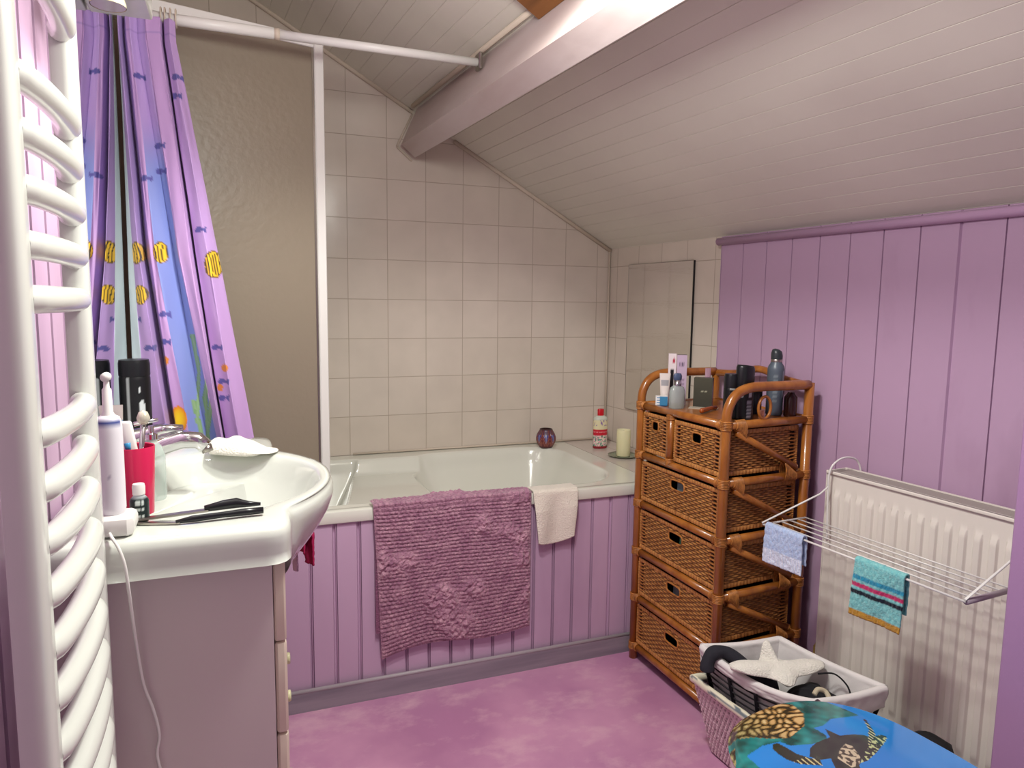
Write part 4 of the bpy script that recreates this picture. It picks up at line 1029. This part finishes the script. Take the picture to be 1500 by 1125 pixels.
def cteal(u, v):
    d = .125-v*(.125+.10+.025)   # distance from the top on the front side
    if d > .108: return lin('B98A34')
    if .058 < d < .068: return lin('151B2C')
    if .040 < d < .051: return lin('BE2E66')
    if .024 < d < .034: return lin('2E8FB0')
    return mixc(lin('6FB9BE'), lin('8CCBCB'), .5+1.2*nz(u*22, v*40))
hang('striped_face_cloth', m_blue_t, AF, -1.548, -1.668, ZA+.010, .125, .085, 'teal striped face cloth hanging over the front rod of the airer', 'cloth', .004, .7, axis='rw', colfn=cteal, nu=90, lean=.03)

# ================================================================== LAUNDRY BASKETS
def quad(c0, c1, c2, c3, u, v):
    return (Vector(c0)*(1-u)+Vector(c1)*u)*(1-v)+(Vector(c3)*(1-u)+Vector(c2)*u)*v
WBt = [(-.432, -1.285), (-.190, -1.300), (-.130, -1.640), (-.405, -1.640)]      # rim corners: left, back, right, front
WBb = [(-.372, -1.300), (-.20, -1.310), (-.15, -1.60), (-.355, -1.60)]
wb = thing('wicker_basket', 'low pink-white painted wicker basket with a floral fabric rim, on the floor', 'basket', (-.29, -1.46, 0))
ZW = .218
cw1, cw2, cwd = lin('E2CBCF'), lin('D2B4BC'), lin('5A3F48')
for i in range(4):
    a, b_ = WBt[i], WBt[(i+1) % 4]; c, d = WBb[i], WBb[(i+1) % 4]
    out = (Vector((*a, 0))+Vector((*b_, 0)))/2-Vector((-.29, -1.46, 0)); out.normalize()
    L_ = (Vector(b_)-Vector(a)).length; nu, nv = int(L_/.0022), 100; cc = {}
    def fn(u, v, a=a, b_=b_, c=c, d=d, out=out, L_=L_):
        p = quad((*c, .004), (*d, .004), (*b_, ZW), (*a, ZW), u, v)
        s = u*L_; t = v*ZW; row = int(t/.0095); g = abs(sin(t/.0095*pi))**.5; ov = cos(s/.016*pi+(row % 2)*pi)
        fs_ = (s/.0135+(.5 if int(t/.0118) % 2 else 0)) % 1; ft = (t/.0118) % 1; hole = abs(fs_-.5) < .2+.08*nz(s*60, t*60) and abs(ft-.5) < .27; h = .004*sin(pi*ft)**.6
        cc[(u, v)] = mixc(mixc(cw1, cw2, .5+nz(s*40, t*60)), cwd, .9 if hole else 0)
        if hole: h -= .007
        return (p+out*h)[:]
    q = MB(); q.grid(nu, nv, fn, lambda u, v: cc[(u, v)]); q.build('side', m_wick, wb, smooth=True)
def rimcol(u, v):
    t = nz(u*26, v*5, 2); t2 = nz(u*40, v*9, 8)
    return lin('6E7A80') if t > .22 or t2 > .36 else lin('E2DEC6')
pts = []
for i in range(4):
    a, b_ = Vector((*WBt[i], ZW)), Vector((*WBt[(i+1) % 4], ZW))
    for k in range(12): pts.append(a.lerp(b_, k/12))
nP = len(pts)
q = MB(); ctr = Vector((-.29, -1.46, 0))
def rimf(u, v):
    k = u*nP; i = int(k) % nP; p = pts[i].lerp(pts[(i+1) % nP], k-int(k)); o_ = (p-ctr); o_.z = 0; o_.normalize()
    a = -pi*.35+pi*1.7*v; return (p+o_*(.010*cos(a))+Vector((0, 0, .011*sin(a)-.006+.002*nz(u*30, v))))[:]
q.grid(192, 14, rimf, rimcol); q.build('fabric_rim', m_attr, wb, smooth=True)
q = MB(); q.prism([(*p, .004) for p in WBb], (0, 0, .004)); q.build('base', m_wick, wb)
# black cane basket with cloth lining, sitting in the wicker one
BT = [(-.416, -1.296), (-.198, -1.330), (-.140, -1.604), (-.330, -1.596)]
BBt = [(-.378, -1.325), (-.222, -1.345), (-.18, -1.575), (-.325, -1.575)]
ZBK0, ZBK1 = .12, .300
bb = thing('laundry_basket', 'black cane laundry basket with a pale cotton liner, nested in the wicker basket', 'basket', (-.28, -1.46, ZBK0))
SAG = lambda u, side: (.030*sin(pi*u)**.8 if side == 3 else .006*sin(pi*u))
for i in range(4):
    a, b_ = BT[i], BT[(i+1) % 4]; c, d = BBt[i], BBt[(i+1) % 4]
    q = MB()
    for k in range(10):
        v = k/9; P = [quad((*c, ZBK0), (*d, ZBK0), (*b_, ZBK1-.012), (*a, ZBK1-.012), u/14, v)-Vector((0, 0, v*SAG(u/14, i))) for u in range(15)]
        q.tube(P, .0022, 6)
    q.build('cane_rows', m_wire, bb, smooth=True)
    for k in range(5):
        u = k/4; P = [quad((*c, ZBK0), (*d, ZBK0), (*b_, ZBK1-.010), (*a, ZBK1-.010), u, v/8)-Vector((0, 0, v/8*SAG(u, i))) for v in range(9)]
        MB().tube(P, .0048, 8).build('stake', m_wire, bb, smooth=True)
q = MB(); q.prism([(*p, ZBK0-.004) for p in BBt], (0, 0, .004)); q.build('base', m_wire, bb)
def linf(side):
    a, b_ = BT[side], BT[(side+1) % 4]; c, d = BBt[side], BBt[(side+1) % 4]; mid = Vector((-.28, -1.46, 0))
    out = (Vector((*a, 0))+Vector((*b_, 0)))/2-mid; out.normalize()
    def fn(u, v):
        top = Vector((*a, ZBK1)).lerp(Vector((*b_, ZBK1)), u)-Vector((0, 0, SAG(u, side)))
        bot = Vector((*c, ZBK0+.01)).lerp(Vector((*d, ZBK0+.01)), u)
        hemd = (.045 if side != 3 else .020)+.004*nz(u*8, side)
        if v < .25: w = v/.25; p = top+out*(.009)+Vector((0, 0, -hemd*(1-w)))+out*(.003*nz(u*10, w*2, side)-.006*(1-w))
        elif v < .4: t = (v-.25)/.15*pi; p = top+out*(.009*cos(t))+Vector((0, 0, .008*sin(t)))
        else: w = (v-.4)/.6; p = (top-out*.007).lerp(bot-out*.003, w)+out*(.0025*nz(u*7, w*5, side+4)-.001)
        return p[:]
    return fn
for i in range(4): q = MB(); q.grid(50, 44, linf(i)); q.build('liner', m_liner, bb, smooth=True, solid=.0015)
# laundry inside
def heap(name, m, c, rx, ry, h, seed, label, cat, rot=0, flat_=1.0, z0=.2):
    def fn(u, v):
        a = 2*pi*u; r = sin(v*pi/2)
        k = 1+.22*nz(cos(a)*1.5+seed, sin(a)*1.5, seed)
        x, y = cos(a)*rx*r*k, sin(a)*ry*r*k; cr_, sr_ = cos(rot), sin(rot)
        return (c[0]+x*cr_-y*sr_, c[1]+x*sr_+y*cr_, z0+h*cos(v*pi/2)**.8+.008*nz(x*25+seed, y*25, seed)*r+.004*nz(x*60, y*60, seed))
    q = MB(); q.grid(56, 22, fn); return tag(q.build(name, m, smooth=True), label, cat)
heap('black_garment', m_blackm, (-.245, -1.50), .066, .066, .062, 3.1, 'black garment bundled under the ivory towel in the laundry basket', 'garment', .3, z0=.205)
heap('charcoal_garment', mat('charcoal_cloth', '2A2A33', .9, bump=(80, .3, .002)), (-.318, -1.405), .040, .045, .050, 7.7, 'charcoal sleeve spilling over the left rim of the laundry basket', 'garment', .2, z0=.228)
q = MB().tube(smoothpath([(-.345, -1.37, .275), (-.375, -1.345, .298), (-.400, -1.338, .304), (-.418, -1.336, .298), (-.430, -1.338, .280), (-.432, -1.340, .262)]), [.017+.001*sin(i*.5) for i in range(31)], 14); tag(q.build('charcoal_sleeve', mat('charcoal_cloth_fold', '26262E', .9, bump=(70, .5, .003)), smooth=True), 'dark rolled sleeve end lying over the left rim of the laundry basket', 'garment')
# ivory towel with three raised points
def star(u, v):
    a = 2*pi*u; tips = [(2.75, .120, .016), (1.55, .045, .056), (-.35, .115, .012), (-1.9, .055, -.008)]
    R = .042; H = 0
    for t, L_, hh in tips:
        da = (a-t+pi) % (2*pi)-pi; w = exp(-(da/.36)**2); R += (L_-.042)*w; H += hh*w
    r = v; x, y = cos(a+.1)*R*r, sin(a+.1)*R*r
    z = .298+H*r**1.3+.010*(1-r)-.010*r**6+.003*nz(x*30, y*30)
    return (-.305+x, -1.445+y, z)
q = MB(); q.grid(120, 26, star); tag(q.build('ivory_towel', m_white_t, smooth=True, solid=.012), 'ivory terry towel with raised points heaped on top of the laundry', 'towel')
q = MB().tube(smoothpath([(-.225, -1.49, .292), (-.200, -1.515, .300), (-.190, -1.545, .285), (-.192, -1.562, .262)]), .0022, 6); tag(q.build('black_strap', m_blackm, smooth=True), 'thin black strap curling out of the laundry on the right', 'strap')
q = MB().tube(smoothpath([(-.292, -1.548, .284), (-.278, -1.545, .292), (-.262, -1.552, .287), (-.268, -1.572, .278)]), .0058, 8); tag(q.build('beige_waistband', mat('beige_elastic', 'BFB49A', .8), smooth=True), 'beige elastic band curling out at the front of the laundry basket', 'garment')
heap('blue_striped_garment', mat('blue_white_cloth', '7F95C8', .9, var=(120, 'DDE2EE', .45, .55)), (-.298, -1.562), .022, .014, .020, 1.3, 'scrap of blue and white cloth at the front of the laundry basket', 'garment', -.4, z0=.258)
# black bag by the radiator
q = MB().box(-.155, -.080, -1.765, -1.665, .0, .24, bev=.03); 
tag(q.build('black_bag', mat('black_bag_cloth', '121115', .8, bump=(50, .3, .003)), smooth=True), 'black bag squeezed between the laundry basket and the panel radiator', 'bag')
q = MB().box(-.02, .02, -.001, .001, 0, .05); q.v = [(-.168+x*.8, -1.690+y+x*.3, .190+z-x*.4) for x, y, z in q.v]
q2 = MB().box(-.168-.016, -.168+.016, -1.700, -1.66, 0, .235); tag(q2.build('pink_carton', mat('dusky_pink_card', 'C9A2B0', .6)), 'dusky pink carton standing in front of the black bag', 'box')

# ================================================================== TOILET
to = thing('toilet', 'toilet at the near right whose glossy lid shows a sea turtle over a reef', 'toilet', (-.57, -2.0, 0))
LC = Vector((-.573, -1.925)); ROT = .13
def lid_out(th, grow=0.0):
    # egg outline in local axes: front (+y) rounded
    c_, s_ = cos(th), sin(th); w = .188+grow; f = .205+grow; bk = .235+grow
    n = 2.3; L_ = f if s_ > 0 else bk
    if s_ < 0: n = 3.2
    r = (abs(c_/w)**n+abs(s_/L_)**n)**(-1/n); x, y = c_*r, s_*r
    return (LC.x+x*cos(ROT)-y*sin(ROT), LC.y+x*sin(ROT)+y*cos(ROT))
def inpoly(x, y, P):
    c_ = False; j = len(P)-1
    for i in range(len(P)):
        xi, yi = P[i]; xj, yj = P[j]
        if (yi > y) != (yj > y) and x < (xj-xi)*(y-yi)/(yj-yi)+xi: c_ = not c_
        j = i
    return c_
shell = [(-0.617, -1.863), (-0.599, -1.856), (-0.564, -1.852), (-0.538, -1.855), (-0.517, -1.859), (-0.501, -1.867), (-0.498, -1.873), (-0.522, -1.898), (-0.556, -1.917), (-0.578, -1.928), (-0.60, -1.96), (-0.63, -1.95), (-0.62, -1.92), (-0.608, -1.898), (-0.628, -1.894), (-0.637, -1.881)]
flip = [(-0.669, -1.831), (-0.659, -1.831), (-0.654, -1.849), (-0.651, -1.867), (-0.64, -1.883), (-0.626, -1.892), (-0.634, -1.907), (-0.665, -1.89), (-0.676, -1.873), (-0.679, -1.856), (-0.678, -1.841)]
fin = [(-0.458, -1.826), (-0.455, -1.829), (-0.466, -1.849), (-0.478, -1.87), (-0.511, -1.902), (-0.519, -1.892), (-0.478, -1.856)]
fin2 = [(-0.551, -1.829), (-0.548, -1.839), (-0.542, -1.859), (-0.564, -1.854), (-0.558, -1.841)]
head = [(-0.484, -1.875), (-0.469, -1.876), (-0.465, -1.883), (-0.48, -1.893), (-0.504, -1.904), (-0.524, -1.913), (-0.556, -1.924), (-0.571, -1.924), (-0.544, -1.906), (-0.52, -1.895)]
belly = [(-0.553, -1.876), (-0.547, -1.885), (-0.559, -1.913), (-0.578, -1.928), (-0.594, -1.928), (-0.597, -1.902), (-0.575, -1.885)]
teal = [(-0.50, -1.70), (-0.462, -1.794), (-0.456, -1.815), (-0.517, -1.808), (-0.547, -1.82), (-0.568, -1.819), (-0.565, -1.845), (-0.573, -1.856), (-0.609, -1.856), (-0.645, -1.845), (-0.652, -1.83), (-0.688, -1.827), (-0.73, -1.838), (-0.73, -1.869), (-0.736, -1.91), (-0.95, -1.92), (-.95, -1.6), (-.5, -1.6)]
coral = [(-0.655, -1.715), (-0.591, -1.70), (-0.546, -1.743), (-0.551, -1.777), (-0.578, -1.808), (-0.63, -1.828), (-0.661, -1.817), (-0.689, -1.8), (-0.717, -1.793), (-0.76, -1.781), (-0.71, -1.70)]
coral2 = [(-0.79, -1.79), (-0.73, -1.809), (-0.748, -1.834), (-0.765, -1.857), (-0.80, -1.90)]
DKG, BLW = lin('262A22'), lin('2C86D6')
def lidc(x, y):
    if inpoly(x, y, belly): return lin('C4B498') if nz(x*140, y*140) > -.08 else lin('4A4234')
    if inpoly(x, y, head):
        return lin('B9C08A') if nz(x*170, y*120, 5) > .12 else lin('2E352A')
    if inpoly(x, y, fin): return lin('C9C49A') if (x+y+2.31 < .012 and sin(x*900) > .5) else lin('2F342C')
    if inpoly(x, y, shell) or inpoly(x, y, fin2): return mixc(DKG, lin('3C4234'), .5+nz(x*60, y*60))
    if inpoly(x, y, flip): return lin('CABE8A') if (y < -1.88 and sin(x*700) > .6) else mixc(DKG, lin('3A3C2A'), .5+nz(x*60, y*60))
    if inpoly(x, y, coral) or inpoly(x, y, coral2):
        # lumps of coral, each a pale cap on brown
        wx_, wy_ = x+.016*nz(x*30, y*30, 4), y+.014*nz(x*30, y*30, 9); gx, gy = wx_*.9+wy_*.43, wy_*.9-wx_*.43; cw, ch = .024, .0125
        j = math.floor(gy/ch); fx = gx/cw+(j % 2)*.5; i = math.floor(fx); lx, ly = fx-i-.5+.2*nz(i*3.1, j*1.7), gy/ch-j-.5+.2*nz(i*1.3, j*4.1)
        q = (lx/.44)**2+(ly/.5)**2
        tint = .5+nz(i*2.3, j*2.9)
        left = ss(-.60, -.70, x)
        if q < .22+.25*tint: return mixc(mixc(lin('E4CC98'), lin('C79A62'), tint), lin('8A8A5C'), left*.7)
        if q < .8: return mixc(mixc(lin('B58A52'), lin('8E6A3A'), tint), lin('5E6242'), left*.8)
        return lin('3A3322')
    if inpoly(x, y, teal):
        t = nz(x*28, y*28)+.6*nz(x*70, y*70, 3)
        return mixc(lin('1C4A46'), lin('2E9A98'), .28+.8*t)
    t = nz(x*9, y*9, 2); c_ = mixc(BLW, lin('1F76C4'), .5+t)
    if (x-y*.2) > .02: pass
    return c_
NR, NT = 190, 300; q = MB(); vs = []; cl = []
zl = lambda r: .4195+.0075*(1-r*r)-.011*ss(.93, 1, r)
vs.append((LC.x, LC.y, zl(0))); cl.append(lidc(LC.x, LC.y))
for i in range(1, NR+1):
    r = i/NR
    for k in range(NT):
        X, Y = lid_out(2*pi*k/NT); x, y = LC.x+(X-LC.x)*r, LC.y+(Y-LC.y)*r; vs.append((x, y, zl(r))); cl.append(lidc(x, y))
fs = [(0, 1+k, 1+(k+1) % NT) for k in range(NT)]
for i in range(NR-1):
    for k in range(NT):
        l = (k+1) % NT; fs.append((1+i*NT+k, 1+(i+1)*NT+k, 1+(i+1)*NT+l, 1+i*NT+l))
b0 = len(vs)
for z, g in ((.403, -.001), (.401, -.006)):
    for k in range(NT): X, Y = lid_out(2*pi*k/NT, g); vs.append((X, Y, z)); cl.append(lin('DADADA'))
for st in (0, 1):
    A = (1+(NR-1)*NT) if st == 0 else b0; B = b0+st*NT
    for k in range(NT): l = (k+1) % NT; fs.append((A+k, B+k, B+l, A+l))
fs.append(tuple(b0+NT+k for k in range(NT)))
q.add(vs, fs, cl); q.build('lid', mat('glossy_lid_print', attr=True, rough=.12, coat=.6), to, smooth=True, auto=1.0)
def ovalring(g0, g1, z0, z1, nm, m):
    q = MB(); n = 96; vs = []
    for g, z in ((g0, z0), (g0, z1), (g1, z1), (g1, z0)):
        for k in range(n): X, Y = lid_out(2*pi*k/n, g); vs.append((X, Y, z))
    fs = []
    for r in range(4):
        for k in range(n): l = (k+1) % n; s_ = (r+1) % 4; fs.append((r*n+k, r*n+l, s_*n+l, s_*n+k))
    q.add(vs, fs); return q.build(nm, m, to, smooth=True, auto=.8)
ovalring(-.004, -.07, .384, .400, 'seat', m_white)
q = MB(); n = 96; vs = []; hs = [(-.012, .382), (-.012, .36), (-.022, .33), (-.045, .27), (-.075, .20), (-.090, .12), (-.085, .04), (-.080, 0)]
for g, z in hs:
    for k in range(n): X, Y = lid_out(2*pi*k/n, g); vs.append((X, Y, z))
fs = [tuple(range(n))]
for r in range(len(hs)-1):
    for k in range(n): l = (k+1) % n; fs.append((r*n+k, r*n+l, (r+1)*n+l, (r+1)*n+k))
q.add(vs, fs); q.build('bowl', m_ceramic, to, smooth=True, auto=.9)
